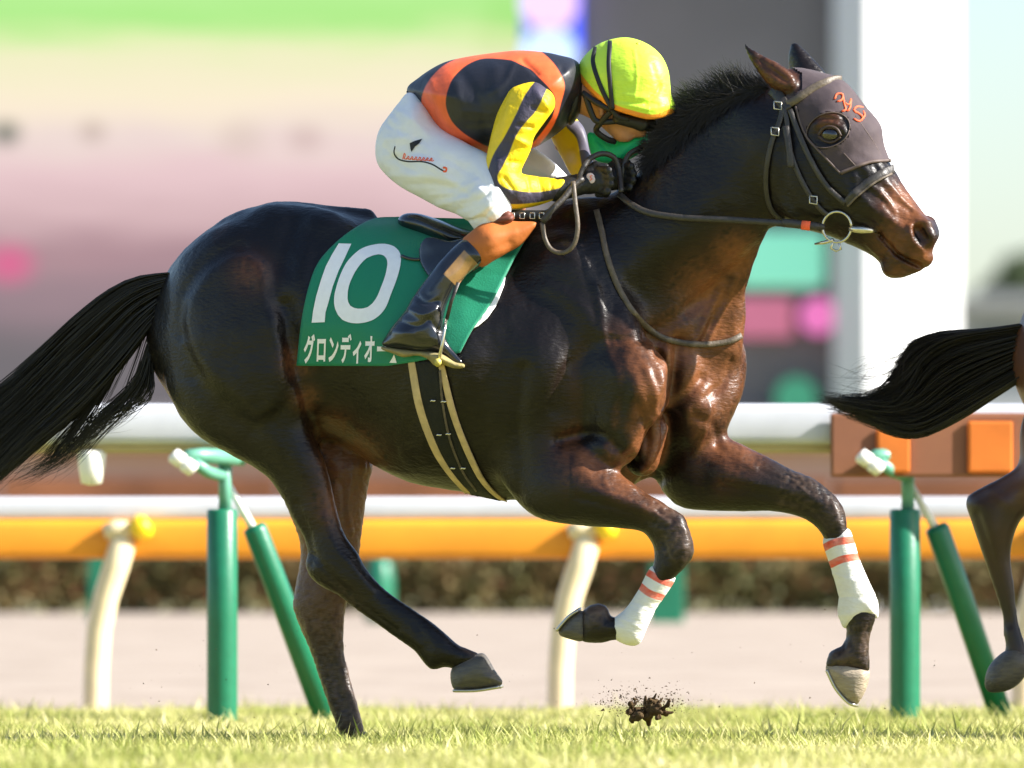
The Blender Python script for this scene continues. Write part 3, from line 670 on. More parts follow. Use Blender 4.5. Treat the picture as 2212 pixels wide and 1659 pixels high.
HS = [  # muscle edges, tendons and veins: (points, height, width, side)
    ([(402,705),(412,648),(438,602),(475,566),(512,548),(547,558),(576,588),(584,660),(602,740),(610,850),(560,900),(480,840),(425,775)], 20, 20, -1, 1), ([(398,720),(402,650),(430,592),(475,552),(520,536)], -6, 16, -1),
    ([(618,660),(628,720),(642,800),(668,880),(700,950)], -13, 20, -1), ([(600,690),(615,780),(640,870)], 8, 22, -1), ([(420,820),(470,880),(540,930)], -6, 22, -1), ([(560,870),(610,960),(660,1080)], -4, 18, -1), ([(640,480),(630,520),(612,560)], -10, 30, -1), ([(680,480),(740,500)], 8, 30, -1), ([(500,500),(440,560),(400,640)], 8, 40, -1),
    ([(655,520),(650,600),(660,700)], 6, 26, -1), ([(690,800),(760,880),(850,960)], -4, 30, -1),
    ([(1240,480),(1290,580),(1330,660)], -6, 22, -1), ([(1185,620),(1250,660),(1300,735)], 5, 16, -1), ([(1290,620),(1300,690),(1305,735)], 5, 10, -1), ([(1300,735),(1400,735),(1450,745)], -5, 10, -1),
    ([(1200,880),(1230,800),(1290,740)], -7, 22, -1), ([(1130,800),(1120,900),(1125,1010),(1118,1075)], -8, 16, -1), ([(1210,950),(1290,940),(1370,1000)], -12, 16, -1),
    ([(1470,740),(1462,800),(1454,870),(1450,905)], -15, 16, -1), ([(1450,905),(1452,960),(1436,1010),(1400,1050)], -22, 18, -1), ([(1450,905),(1480,860),(1510,820)], -9, 13, -1), ([(1440,760),(1432,830),(1425,890)], 10, 16, -1), ([(1490,790),(1520,880),(1500,950)], 9, 24, -1), ([(1340,800),(1380,860)], 9, 34, -1), ([(1372,870),(1400,940),(1392,1010)], -5, 9, -1),
    ([(1330,760),(1350,830),(1340,900),(1330,970)], -5, 14, -1), ([(1395,800),(1412,860),(1405,930)], 5, 9, -1), ([(1420,760),(1438,820),(1420,880)], -6, 8, -1), ([(1350,980),(1372,940),(1400,905)], 5, 8, -1),
    ([(1560,620),(1500,740)], 4, 6, -1), ([(1590,600),(1530,740)], 4, 6, -1), ([(1570,640),(1515,742)], -4, 6, -1), ([(1640,540),(1560,610),(1460,690),(1400,720)], -9, 18, -1), ([(1600,520),(1500,590),(1400,620)], 5, 40, -1),
    ([(1520,860),(1560,830),(1580,780)], -5, 10, -1), ([(1500,900),(1540,920),(1550,960)], -5, 9, -1), ([(1530,880),(1520,930),(1500,980)], 4, 7, -1),
    ([(1300,1010),(1400,1075),(1460,1115)], 3, 8, -1), ([(1250,1075),(1340,1100),(1410,1130)], -4, 8, -1), ([(1290,1060),(1370,1085),(1440,1125)], 3, 6, -1), ([(1470,1120),(1480,1170),(1468,1220)], 3, 10, -1), ([(1430,1160),(1445,1215)], -4, 8, -1),
    ([(1600,1000),(1690,1035),(1770,1085)], 3, 8, -1), ([(1560,1050),(1680,1075),(1760,1110)], -4, 9, -1), ([(1800,1090),(1812,1140)], 3, 8, -1), ([(1640,1015),(1720,1050)], -3, 5, -1),
    ([(700,1120),(722,1180),(760,1225),(800,1275)], 4, 9, -1), ([(680,1200),(720,1250),(780,1300),(860,1360)], -5, 8, -1), ([(640,1090),(668,1160),(672,1220)], -5, 8, -1), ([(760,1285),(840,1340),(905,1392)], 3, 6, -1), ([(900,1350),(925,1395)], -3, 8, -1),
    ([(735,1040),(745,1080),(742,1140)], -3, 5, -1), ([(760,1030),(750,1090),(760,1150)], 3, 5, -1), ([(695,1330),(712,1420),(745,1530)], -5, 9, -1),
    ([(1640,128),(1660,144),(1700,174)], -7, 7, -1), ([(1762,270),(1780,262),(1806,268),(1822,284)], 5, 5, -1), ([(1768,300),(1790,310),(1815,300)], -4, 5, -1), ([(1760,292),(1770,284)], -3, 5, -1), ([(1835,345),(1880,372),(1915,400)], 4, 9, -1), ([(1850,400),(1900,430),(1945,470)], -3, 12, -1),
    ([(1963,488),(1970,520),(1994,544)], 6, 6, -1), ([(1964,490),(1984,476),(2010,482)], 5, 5, -1), ([(1898,505),(1922,536),(1950,556),(1990,577)], -5, 5, -1), ([(1905,520),(1930,552),(1955,570)], 3, 6, -1), ([(1905,450),(1935,480),(1960,500)], 4, 9, -1), ([(1880,470),(1895,505),(1915,540)], -3, 7, -1), ([(1940,540),(1965,552),(1990,556)], 3, 6, -1),
    ([(1880,400),(1910,425),(1935,460)], 4, 5, -1), ([(1905,395),(1930,430),(1965,455)], -3, 5, -1), ([(1925,400),(1950,432),(1985,462)], 3, 4, -1), ([(1860,420),(1890,455),(1930,480)], 3, 5, -1), ([(1850,460),(1880,480),(1905,500)], -3, 5, -1),
    ([(1845,376),(1850,400),(1842,420)], 3.5, 5, -1), ([(1868,366),(1876,385)], 3, 5, -1), ([(1890,360),(1900,378)], -3, 4, -1), ([(1930,510),(1945,535)], -3, 4, -1), ([(1915,560),(1940,575)], 3, 4, -1), ([(1870,520),(1895,548)], 3, 5, -1),
    ([(1772,250),(1790,246),(1812,256)], 4, 5, -1), ([(1776,258),(1800,256)], -3, 3, -1), ([(1765,312),(1785,320),(1810,314)], 3, 5, -1), ([(1820,270),(1828,290),(1818,306)], 3, 4, -1),
    ([(1690,330),(1700,420),(1740,480)], -5, 12, -1), ([(1740,330),(1770,400),(1810,460)], -3, 14, -1),
]
for i in range(6): HS.append(([(880+38*i, 820), (868+40*i, 900), (872+42*i, 980)], 1.6, 11, -1))
HV = strokes(HV, HF, HS)
from mathutils import noise as mnoise
_, HN0 = outward(HV, HF)
nz = np.array([mnoise.noise(Vector((p[0]/62, p[1]/85, p[2]/62))) + 0.45*mnoise.noise(Vector((p[0]/26, p[1]/34, p[2]/26))) for p in HV])
amp = 3.0*np.clip((1180 - HV[:, 1])/250, 0.35, 1)*np.where(HV[:, 0] > 1680, 0.5, 1.0)
HV = HV + HN0*(nz*amp)[:, None]
HV = relax(HV, HF, 1)
_, HN = outward(HV, HF)
def blob(V, lst):
    a = np.full(len(V), -1.0)
    for (u, v, r, s) in lst: a = np.maximum(a, -1 + s*2*np.exp(-((V[:, 0]-u)**2 + (V[:, 1]-v)**2)/(r*r)))
    return a
tan = blob(HV, [(1950,440,40,.6),(1965,470,40,.6),(1935,520,45,.45),(1990,560,35,.5),(1940,590,30,.35),(760,1000,55,.75),(740,1080,50,.55),(640,780,30,.45),(660,860,26,.35),(1540,640,70,.6),(1590,560,50,.6),(1460,760,70,.6),(1540,1000,60,.6),(1400,980,80,.6),(1510,820,100,.5),(720,930,40,.35),(1400,850,80,.45),(1560,720,70,.5),(1470,900,80,.5),(1350,830,80,.55),(1345,770,50,.4),(1330,930,60,.4),(1270,985,60,.55),(1350,1035,45,.4),(1420,1080,40,.25),(1600,970,50,.3),(540,590,40,.25),(1785,260,26,.35),(1660,160,40,.35),(1690,170,30,.4)])  # bay brown on muzzle and flank; sunlit glow painted on chest, shoulder, stifle
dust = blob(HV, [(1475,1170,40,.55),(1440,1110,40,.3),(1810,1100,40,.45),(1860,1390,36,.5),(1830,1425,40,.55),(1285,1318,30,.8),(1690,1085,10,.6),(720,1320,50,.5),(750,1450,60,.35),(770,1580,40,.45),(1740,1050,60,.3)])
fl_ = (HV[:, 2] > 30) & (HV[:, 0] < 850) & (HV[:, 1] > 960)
tan = np.where(fl_, np.maximum(tan, -1 + 1.5*np.clip((1420 - HV[:, 1])/300, 0, 1)), tan); dust = np.where(fl_, np.maximum(dust, -0.1), dust)  # far hind leg: dust, plus its sunlit orange painted into the tan
SN = relax(HN, HF, 14); sunward_ = np.clip((SN[:, 0] + 0.1)/0.4, 0, 1); tan = np.where((HV[:, 0] > 1230) & (HV[:, 0] < 1700) & (HV[:, 1] > 450), -1 + (tan + 1)*sunward_*1.15, tan)  # chest and neck brown kept on right-facing surfaces, painting sunlight into the coat
gn = np.array([mnoise.noise(Vector((p[0]/9, p[1]/9, p[2]/9))) for p in HV])
dz_ = dust > -0.75; HV = HV + HN*(np.where(dz_, 1.6*gn, 0.5*gn))[:, None]
dust = np.where(dz_, dust + 0.9*gn, dust); tan = np.where(tan > -0.8, tan + 0.35*gn, tan)
nost = (HV[:, 2] < -30) & (np.hypot((HV[:, 0]-1992)/1.0, HV[:, 1]-508) < 17)
dark = np.where(nost & (HN[:, 2] > -0.75), 1.0, -1.0)
WD, WF = finish(HV, HF)
h_root = empty('race_horse', Vector((0.0, 0.0, 0.0)), 'dark bay racehorse at full gallop carrying the jockey in black and yellow', 'horse')
h_root.location = Vector(uvl_world([760, 1622, 100])); h_root.location.z = 0
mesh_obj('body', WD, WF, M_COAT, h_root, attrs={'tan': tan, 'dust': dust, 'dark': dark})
HB = bvh_of(HV, HF)
def solid(name, polys, m, parent, cell=4.0, cones=(), blend=8, smooth=1, attrs=None, soften=1, strk=None, ret=False, clip=None):
    P = np.concatenate([np.asarray(p[0], float) for p in polys]) if polys else np.zeros((0, 2))
    lo = P.min(0) if len(P) else np.array([1e9, 1e9]); hi = P.max(0) if len(P) else np.array([-1e9, -1e9]); ls = [a[2] for p in polys for a in p[1]]
    lmin, lmax = (min(ls), max(ls)) if ls else (1e9, -1e9)
    for c in cones:
        for q, r in ((c[0], c[2]), (c[1], c[3])):
            lo = np.minimum(lo, np.array(q[:2]) - r); hi = np.maximum(hi, np.array(q[:2]) + r); lmin = min(lmin, q[2] - r); lmax = max(lmax, q[2] + r)
    wid = (max(a[3] for p in polys for a in p[1]) * max(20, min((hi - lo)) * 0.75)) if polys else 10
    f = Field((*(lo - 16), lmin - wid), (*(hi + 16), lmax + wid), cell)
    for p in polys: f.poly(p[0], p[1], blend=blend, soften=soften, pad=14)
    for c in cones: f.cone(*c)
    if clip is not None: f.clip(clip)
    V, Fc = f.mesh(smooth)
    if strk: V = relax(strokes(V, Fc, strk), Fc, 1)
    Wd, Ff = finish(V, Fc)
    o = mesh_obj(name, Wd, Ff, m, parent, attrs={k: fn(V) for k, fn in (attrs or {}).items()})
    return (o, V, Fc) if ret else o
# hooves with shoes
for (pl_, l, m, shoe) in (
    ([(1043,1410),(1056,1424),(1067,1444),(1086,1472),(1080,1482),(1030,1488),(984,1492),(974,1474),(974,1448),(986,1432),(1020,1416)], -110, M_HOOF, [(984,1492),(1030,1491),(1082,1483)]),
    ([(1254,1318),(1228,1336),(1206,1362),(1211,1374),(1252,1386),(1266,1380),(1268,1345),(1264,1325)], -120, M_HOOF, [(1204,1360),(1228,1333),(1252,1316)]),
    ([(1784,1436),(1788,1456),(1806,1488),(1832,1515),(1850,1523),(1871,1490),(1879,1448),(1860,1440),(1820,1432)], 112, M_HOOFP, [(1786,1448),(1806,1488),(1832,1517),(1850,1524)]),
    ([(741,1592),(790,1580),(806,1600),(818,1616),(814,1624),(744,1626),(738,1610)], 104, M_HOOF, [(742,1626),(780,1626),(816,1624)])):
    ho = solid('hoof', [(pl_, [(pl_[0][0], pl_[0][1], l, 1.0)])], m, h_root, 3.0)
    s3 = np.column_stack([smooth_open(shoe, 6), np.full(len(smooth_open(shoe, 6)), l)])
    mesh_obj('shoe', *tube(uvl_world(s3), 4*S, 8, 5.0), M_SHOE, ho)
# wraps on the forelegs
def band_attr(lines, hw):
    return lambda V: np.max([hw - line_dist(V[:, 0], V[:, 1], l, 6) for l in lines], 0) if False else np.maximum.reduce([hw - line_dist(V[:, 0], V[:, 1], l, 6) for l in lines])
NW = [(1408,1222),(1434,1240),(1460,1246),(1444,1277),(1423,1306),(1399,1354),(1382,1391),(1360,1395),(1330,1382),(1308,1357),(1314,1343),(1349,1317),(1379,1274)]
FW = [(1777,1164),(1804,1150),(1832,1141),(1844,1165),(1857,1208),(1877,1255),(1896,1298),(1897,1336),(1874,1334),(1845,1352),(1824,1358),(1816,1345),(1809,1319),(1811,1289),(1798,1238),(1785,1199)]
WS = [([(1395,1290),(1440,1300)], 1.2, 4, 0), ([(1340,1335),(1390,1360)], 1.6, 4, 0), ([(1370,1300),(1420,1320)], -1.2, 4, 0), ([(1800,1240),(1870,1262)], 1.4, 4, 0), ([(1810,1290),(1890,1290)], -1.4, 4, 0), ([(1812,1330),(1880,1318)], 1.6, 5, 0)]
solid('leg_wrap', [(NW, [(1390,1300,-120,1.0),(1340,1370,-120,.95)])], M_WRAP, h_root, 3.0, attrs={'band': band_attr([[(1398,1236),(1425,1252),(1450,1262)], [(1378,1262),(1402,1281),(1430,1291)]], 7.5)}, strk=WS)
solid('leg_wrap', [(FW, [(1840,1230,112,.92),(1850,1320,112,.95)])], M_WRAP, h_root, 3.0, attrs={'band': band_attr([[(1780,1183),(1805,1171),(1842,1166)], [(1795,1219),(1820,1208),(1856,1202)]], 8)}, strk=WS)
# eye
le = hit(HB, 1791, 290, -1, -60)
solid('eye', [], M_EYE, h_root, 2.0, cones=[((1786,289,le+9), (1798,291,le+9), 14.5, 14.5, .85, 3)])
for pts, r_ in (([(1768,292),(1778,278),(1793,273),(1808,279),(1817,294)], 3.4), ([(1768,294),(1782,305),(1799,307),(1816,296)], 2.8)):
    mesh_obj('eyelid', *tube(uvl_world(drape(HB, pts, 1.5, -1, 3)), r_*S, 6), mat('eyelid skin', (0.05, 0.03, 0.022), 0.5, 0.4), h_root)
# tail
def hair_fan(guides, n, M, jit, rad, lat, name, m, parent, kind=None, axis=axis_w, spread=1.0):
    G = np.array([[np.interp(np.linspace(0, 1, M), np.linspace(0, 1, len(smooth_open(g, 8))), smooth_open(g, 8)[:, c]) for c in (0, 1)] for g in guides]).transpose(0, 2, 1)
    a = rng.random(n) * (len(guides) - 1); i = np.minimum(a.astype(int), len(guides) - 2); t = (a - i)[:, None, None]
    P = G[i]*(1-t) + G[i+1]*t
    s = np.linspace(0, 1, M)
    ph = rng.random((n, 2))*6.28; am = rng.normal(0, jit, (n, 2))
    P = P + (am[:, None, :] * (s**1.2)[None, :, None]) * np.sin(ph[:, None, :]*0 + 1.2) + (rng.normal(0, jit*0.3, (n, 1, 2)) * np.sin(s*7 + ph[:, :1])[..., None]*s[None, :, None])
    cut = 0.72 + 0.28*rng.random(n); idx = s[None]*cut[:, None]*(M-1); i0 = np.minimum(idx.astype(int), M-2); fr = (idx - i0)[..., None]
    P = np.take_along_axis(P, i0[..., None].repeat(2, 2), 1)*(1-fr) + np.take_along_axis(P, (i0+1)[..., None].repeat(2, 2), 1)*fr
    l = rng.normal(0, lat, n)[:, None]*(0.6 + 0.9*s)[None] + rng.normal(0, lat*0.3, n)[:, None]*np.sin(s*5)[None]
    Q = np.concatenate([P, l[..., None]], 2)
    return strands(uvl_world(Q, axis), rad*S*(0.6 + 0.8*rng.random(n)), name, m, parent, kind)
T1 = [[(372,588),(300,598),(236,628),(160,690),(85,762),(0,838),(-130,930)], [(365,610),(290,640),(215,705),(130,785),(50,868),(-20,930),(-140,1030)], [(358,640),(300,690),(236,760),(150,850),(60,935),(0,1000),(-90,1090)],
      [(350,670),(305,735),(240,815),(165,890),(90,950),(20,1010),(-40,1060)]]
tl = hair_fan(T1, 2800, 18, 11, 1.7, 22, 'tail', M_HAIR, h_root)
hair_fan([[(345,680),(325,760),(322,820),(285,880),(225,935),(150,1000),(30,1050)], [(350,660),(322,730),(300,800),(262,850),(200,905),(130,985),(20,1045)], [(340,690),(330,790),(335,850),(300,880),(220,905),(180,950),(110,1000)]], 150, 18, 15, 1.15, 16, 'tail_wisp', M_HAIR, tl)
hair_fan([[(300,700),(250,800),(200,880),(140,960),(90,1000),(40,1025)], [(280,760),(215,850),(150,930),(105,985),(95,1010),(20,1040)]], 140, 18, 14, 1.15, 16, 'tail_wisp', M_HAIR, tl)
hair_fan([[(345,690),(318,790),(262,868),(240,905),(290,892),(365,868)], [(340,700),(300,810),(232,900),(150,985),(70,1035),(-10,1062)], [(345,680),(330,790),(318,850),(270,905),(200,935),(120,930)], [(300,720),(230,860),(180,930),(100,1010),(40,1045)]], 70, 20, 14, 0.85, 16, 'tail_wisp', M_HAIR, tl)
# mane
def mane(pts, n, parent, axis=axis_w, dv=0.0, name='mane'):
    C = smooth_open(pts, 4); k = rng.integers(0, len(C), n); root = C[k] + rng.normal(0, 3, (n, 2)); M = 8; s = np.linspace(0, 1, M)
    tpos = k / len(C)
    ang = np.radians(rng.normal(122, 14, n) + 14*np.sin(tpos*19)); ln = (40 + 44*rng.random(n)) * (0.6 + 0.6*np.sin(np.pi*np.clip(tpos*0.9 + 0.1, 0, 1)))
    side = rng.random(n) < 0.45
    ang = np.where(side, np.radians(rng.normal(195, 20, n)), ang)
    curl = rng.normal(0.5, 0.35, n)
    aa = ang[:, None] + curl[:, None]*s[None]*1.4
    step = (ln/(M-1))[:, None]
    du = np.cumsum(np.cos(aa)*step, 1) - np.cos(aa[:, :1])*step; dvv = -(np.cumsum(np.sin(aa)*step, 1) - np.sin(aa[:, :1])*step)
    l = np.where(side, -16 - 10*rng.random(n), rng.normal(0, 11, n))[:, None] - np.where(side, 20, 0)[:, None]*s[None] + rng.normal(0, 6, n)[:, None]*s[None]
    Q = np.stack([root[:, :1] + du, root[:, 1:] + dvv + 6 + dv, l], 2)
    return strands(uvl_world(Q, axis), 1.15*S*(0.6 + 0.7*rng.random(n)), name, M_HAIRB, parent)
MANE = [(1668,186),(1620,196),(1560,222),(1500,262),(1445,310),(1408,346)]
mane(MANE, 4200, h_root)

# ------------------------------------------------------------------ hood (mesh cap with ear and eye holes)
M_HOOD = mat('dark plum hood cloth', (0.050, 0.034, 0.040), 0.75, 0.35, noise=0.4, nscale=40, color2=(0.085, 0.06, 0.06), bump=0.06, bscale=240, sheen=0.1)
HOODP = [(1700,146),(1760,150),(1825,168),(1880,225),(1915,277),(1918,310),(1926,348),(1880,352),(1838,366),(1815,376),(1792,352),(1762,322),(1742,300),(1728,268),(1718,230),(1690,212),(1668,196),(1690,170)]
def hood():
    sd = poly_sd(HV[:, 0], HV[:, 1], HOODP); eye_ = np.hypot(HV[:, 0]-1789 + 0.25*(HV[:, 1]-281), (HV[:, 1]-281)*1.18) - 44
    ear = np.where(HV[:, 2] < 0, -poly_sd(HV[:, 0], HV[:, 1], [(1590,80),(1730,160),(1728,192),(1712,206),(1679,200),(1640,180)], False), -poly_sd(HV[:, 0], HV[:, 1], [(1700,80),(1800,160),(1780,172),(1735,166),(1700,152)], False))
    val = np.minimum(np.minimum(sd, np.where(HV[:, 2] < 0, eye_, 1e3)), ear)
    keep = (val[HF] > 0).all(1); Fk = HF[keep]; used = np.unique(Fk); re = np.full(len(HV), -1); re[used] = np.arange(len(used))
    V = HV[used] + HN[used]*2.6; V2 = HV[used] - HN[used]*1.0
    Fk = re[Fk]; Wd = uvl_world(V)
    Fk = Fk[:, ::-1] if (WF is not HF and (WF != HF).any()) else Fk
    return mesh_obj('hood', Wd, Fk.copy(), M_HOOD, None)
hd = hood(); tag(hd, 'thin dark plum hood over the forehead of the dark racehorse', 'hood')
M_RED = mat('orange red embroidery', (0.85, 0.13, 0.05), 0.6, 0.3)
M_TRIM = mat('hood edge piping', (0.12, 0.085, 0.075), 0.6, 0.4, noise=0.3, nscale=50)
def piping(name, pts, r, m, parent, off=4, side=-1, bv=None, n=6):
    return mesh_obj(name, *tube(uvl_world(drape(bv or HB, pts, off, side, 4)), r*S, n), m, parent)
piping('edge_piping', [(1816,374),(1840,364),(1880,350),(1925,346)], 4.0, M_TRIM, hd, 3)
th = np.linspace(0, 2*np.pi, 28); piping('edge_piping', list(zip(1789+46*np.cos(th)-9.6*np.sin(th), 281+38.5*np.sin(th))), 1.3, M_TRIM, hd, 3)
piping('edge_piping', [(1816,375),(1792,350),(1763,320),(1743,297),(1729,266),(1719,230)], 2.6, M_TRIM, hd, 3)
piping('seam', [(1848,250),(1876,290),(1892,315),(1905,340)], 1.0, M_TRIM, hd, 3); piping('seam', [(1822,330),(1850,360)], 1.0, M_TRIM, hd, 3)
for stx in ([(1803,214),(1808,203),(1820,204),(1818,216),(1808,219)], [(1820,204),(1824,226),(1827,237),(1818,240)], [(1824,222),(1834,226),(1838,214)], [(1838,214),(1836,232),(1830,240)],
            [(1864,232),(1852,230),(1844,238),(1856,246),(1864,254),(1856,262),(1844,256)], [(1844,238),(1850,244)], [(1864,240),(1868,248),(1862,258)]):
    piping('embroidery', stx, 2.3, M_RED, hd, 4, n=5)
# ------------------------------------------------------------------ bridle
M_LEATH = mat('black bridle leather', (0.022, 0.019, 0.017), 0.45, 0.5, noise=0.4, nscale=60, color2=(0.07, 0.06, 0.05), bump=0.2, bscale=120)
M_TANL = mat('worn tan leather', (0.13, 0.10, 0.07), 0.5, 0.5, noise=0.5, nscale=60, bump=0.2, bscale=120)
M_STEEL = mat('bit steel', (0.62, 0.58, 0.48), 0.25, 0.5, metal=0.9)
br = empty('bridle', Vector(uvl_world([1810, 490, -70])), 'black leather bridle with steel bit ring and reins on the dark racehorse', 'bridle')
def strap(name, pts, w, m, parent=br, off=5, thick=5, both=False, bv=None):
    if both: mesh_obj(name, *ribbon(drape(bv or HB, pts, off, side=1), w, thick), m, parent)
    return mesh_obj(name, *ribbon(drape(bv or HB, pts, off), w, thick), m, parent)
strap('browband', [(1700,226),(1722,214),(1760,188),(1800,172),(1818,172)], 17, M_TANL, off=7, both=True)
strap('headpiece', [(1666,192),(1680,206),(1690,222),(1700,238)], 26, M_LEATH, off=7, both=True)
strap('cheekpiece', [(1692,230),(1700,262),(1706,320),(1722,370),(1748,420),(1772,452),(1790,466)], 11, M_LEATH, off=7, both=True)
strap('cheek_billet', [(1697,272),(1704,318),(1708,362)], 15, M_LEATH, off=12)
strap('cheekpiece', [(1706,236),(1722,280),(1748,340),(1784,400),(1826,440)], 12, M_LEATH, off=8)
strap('noseband', [(1826,442),(1850,414),(1890,384),(1920,368),(1932,365)], 19, M_LEATH, off=7, both=True)
strap('noseband_edge', [(1830,446),(1856,420),(1893,392),(1928,374)], 5, M_TANL, off=10)
strap('throat_lash', [(1690,232),(1684,262),(1666,310),(1655,370),(1656,420),(1668,456),(1692,478)], 11, M_LEATH, off=6)
for (u, v) in ((1680,228),(1674,284),(1757,432)):
    l = hit(HB, u, v, -1, -60) - 13; q = [(u-8, v-9, l), (u+8, v-7, l), (u+8, v+9, l), (u-8, v+7, l), (u-8, v-9, l)]
    mesh_obj('buckle', *tube(uvl_world(q), 1.7*S, 6), M_STEEL, br)
lb = hit(HB, 1800, 470, -1, -60) - 12
a = np.linspace(0, 2*np.pi, 33); ring = np.column_stack([1808 + 31*np.cos(a), 490 + 33*np.sin(a), np.full(33, lb)])
bt = mesh_obj('bit_ring', *tube(uvl_world(ring), 2.8*S, 8), M_STEEL, br)
mesh_obj('bit_bar', *tube(uvl_world([(1835,494,lb), (1860,496,lb+2), (1882,498,lb+10), (1892,500,lb+24)]), [6*S, 8*S, 6*S, 4*S], 8), M_STEEL, bt)
mesh_obj('chin_link', *join([tube(uvl_world([(1800,522,lb), (1795,536,lb+4), (1806,542,lb+6), (1816,538,lb+4), (1812,524,lb)]), 2.6*S, 6), tube(uvl_world([(1760,527,lb+8), (1780,524,lb+4), (1800,518,lb)]), [2*S, 4*S, 4*S], 6)]), M_STEEL, bt)
def free(name, pts, r, m, parent, n=8, flat=1.0):
    P = smooth_open(pts, 8); return mesh_obj(name, *tube(uvl_world(P), r*S, n, flat), m, parent)
free('rein', [(1338,420,-70),(1362,440,-105),(1400,459,-122),(1470,470,-126),(1560,474,-120),(1660,480,-104),(1740,487,-92),(1782,490,lb)], 7, M_LEATH, br, 8, .5)
free('rein', [(1350,400,30),(1450,440,120),(1600,470,110),(1790,485,85)], 6, M_LEATH, br, 8, .5)
free('rein_stop', [(1732,486,-93),(1750,488,-91)], 10, M_RED, br, 10, .7)
free('rein_keeper', [(1690,481,-98),(1720,484,-96),(1770,490,-80)], 9, M_LEATH, br, 10, .7)
free('rein_loop', [(1238,392,-150),(1243,440,-165),(1248,490,-172),(1240,528,-172),(1218,546,-172),(1192,540,-172),(1177,515,-172),(1171,480,-168)], 5, M_TANL, br, 8, .6)
# the neck strap: its own piece of tack
nsn = drape(HB, [(1288,452),(1300,500),(1312,556),(1338,625),(1376,684),(1418,722),(1462,738),(1520,744),(1572,738),(1603,724)], 6)
ns = mesh_obj('neck_strap', *join([ribbon(nsn, 13, 7), ribbon(drape(HB, [(1340,452),(1420,560),(1520,680),(1603,724)], 6, 1), 13, 7)]), M_TANL)
tag(ns, 'thin leather neck strap looped around the chest of the dark racehorse', 'strap')
# ================================================================== saddle cloth, saddle, girth
M_CLOTH = mat('green saddle cloth', (0.006, 0.20, 0.105), 0.55, 0.35, noise=0.25, nscale=8, color2=(0.004, 0.15, 0.10), bump=0.15, bscale=220, sheen=0.1)
M_WPRINT = mat('white print', (0.86, 0.86, 0.88), 0.6, 0.3, noise=0.06, nscale=60)
CL_L = [(858,470),(806,474),(752,503),(709,541),(684,574),(668,616),(656,668),(648,723),(641,790)]
CL_R = [(1155,478),(1145,500),(1124,535),(1105,570),(1092,596),(1066,646),(1040,684),(1018,716),(994,762)]
def cloth_grid(nu=64, nv=56):
    Lc = smooth_open(CL_L, 4); Rc = smooth_open(CL_R, 4)
    a = np.array([[np.interp(np.linspace(0, 1, nv), np.linspace(0, 1, len(c)), c[:, k]) for k in (0, 1)] for c in (Lc, Rc)])
    t = np.linspace(0, 1, nu); P = a[0].T[:, None]*(1-t)[None, :, None] + a[1].T[:, None]*t[None, :, None]      # (nv, nu, 2)
    # the bottom edge: straight under the number, rising towards the front
    s = np.linspace(0, 1, nv)[:, None]
    P[..., 1] += (s**3) * (np.interp(t, [0, .55, .72, 1], [0, 16, 12, 0]))[None]
    return P
CG = cloth_grid()
def drape_grid(P, off, side):
    l = np.array([[hit(HB, u, v, side, np.nan) for u, v in row] for row in P])
    fill = np.where(np.isnan(l), 0.0, l)
    for _ in range(3):
        b = box_blur(fill, 2); fill = np.minimum(fill, b) if side < 0 else np.maximum(fill, b)
    fill = box_blur(fill, 1)
    rip = 2.2*np.sin(P[..., 0]*0.045 + P[..., 1]*0.02)*np.clip((P[..., 1]-560)/150, 0, 1)
    return np.concatenate([P, (fill + side*(off + rip))[..., None]], 2)
def grid_faces(nv, nu, o=0, flip=False):
    f = [(o+j*nu+i, o+j*nu+i+1, o+(j+1)*nu+i+1, o+(j+1)*nu+i) for j in range(nv-1) for i in range(nu-1)]
    return [q[::-1] for q in f] if flip else f
nv, nu = CG.shape[:2]
cn = drape_grid(CG, 9, -1); cf = drape_grid(CG, 9, 1)
cf[0, :, 2] = cn[0, :, 2]; cf[0, :, 1] = cn[0, :, 1]
Vc = np.concatenate([cn.reshape(-1, 3), cf.reshape(-1, 3)])
sc_cloth = empty('saddle_cloth', Vector(uvl_world([900, 790, -220])), 'green saddle cloth with white number 10 on the dark racehorse', 'saddle cloth')
co = mesh_obj('cloth', uvl_world(Vc), grid_faces(nv, nu, 0, True) + grid_faces(nv, nu, nv*nu), M_CLOTH, sc_cloth)
sm = co.modifiers.new('thickness', 'SOLIDIFY'); sm.thickness = 0.005; sm.offset = 0
CV = cn.reshape(-1, 3); CF = np.array(grid_faces(nv, nu)); CB = bvh_of(CV, CF)
def print_on(name, V2, Fc, m, parent, bvh, off=4.0, cuts=True):
    """flat print: outline polygons draped on the cloth surface"""
    bm = bmesh.new(); vs = [bm.verts.new((x, y, 0)) for x, y in V2]
    for f in Fc:
        try: bm.faces.new([vs[i] for i in f])
        except ValueError: pass
    bmesh.ops.triangulate(bm, faces=list(bm.faces))
    for _ in range(5):
        e = [x for x in bm.edges if x.calc_length() > 9]
        if not e: break
        bmesh.ops.subdivide_edges(bm, edges=e, cuts=1); bmesh.ops.triangulate(bm, faces=[f for f in bm.faces if len(f.verts) > 3])
    bm.verts.index_update(); P = np.array([(v.co.x, v.co.y) for v in bm.verts]); F3 = [tuple(v.index for v in f.verts) for f in bm.faces]; bm.free()
    l = np.array([hit(bvh, u, v, -1, np.nan) for u, v in P]); ok = ~np.isnan(l); l = np.where(ok, l, np.nanmedian(l))
    o = mesh_obj(name, uvl_world(np.column_stack([P, l - off])), F3, m, parent)
    return o
c4 = lambda x, y: (612.25 + x*0.27678, 424.6 + y*0.27678)
one = [c4(*p) for p in [(432,365),(530,368),(478,480),(430,580),(385,700),(350,830),(328,905),(322,980),(220,985),(232,890),(255,780),(290,660),(330,545),(380,450)]]
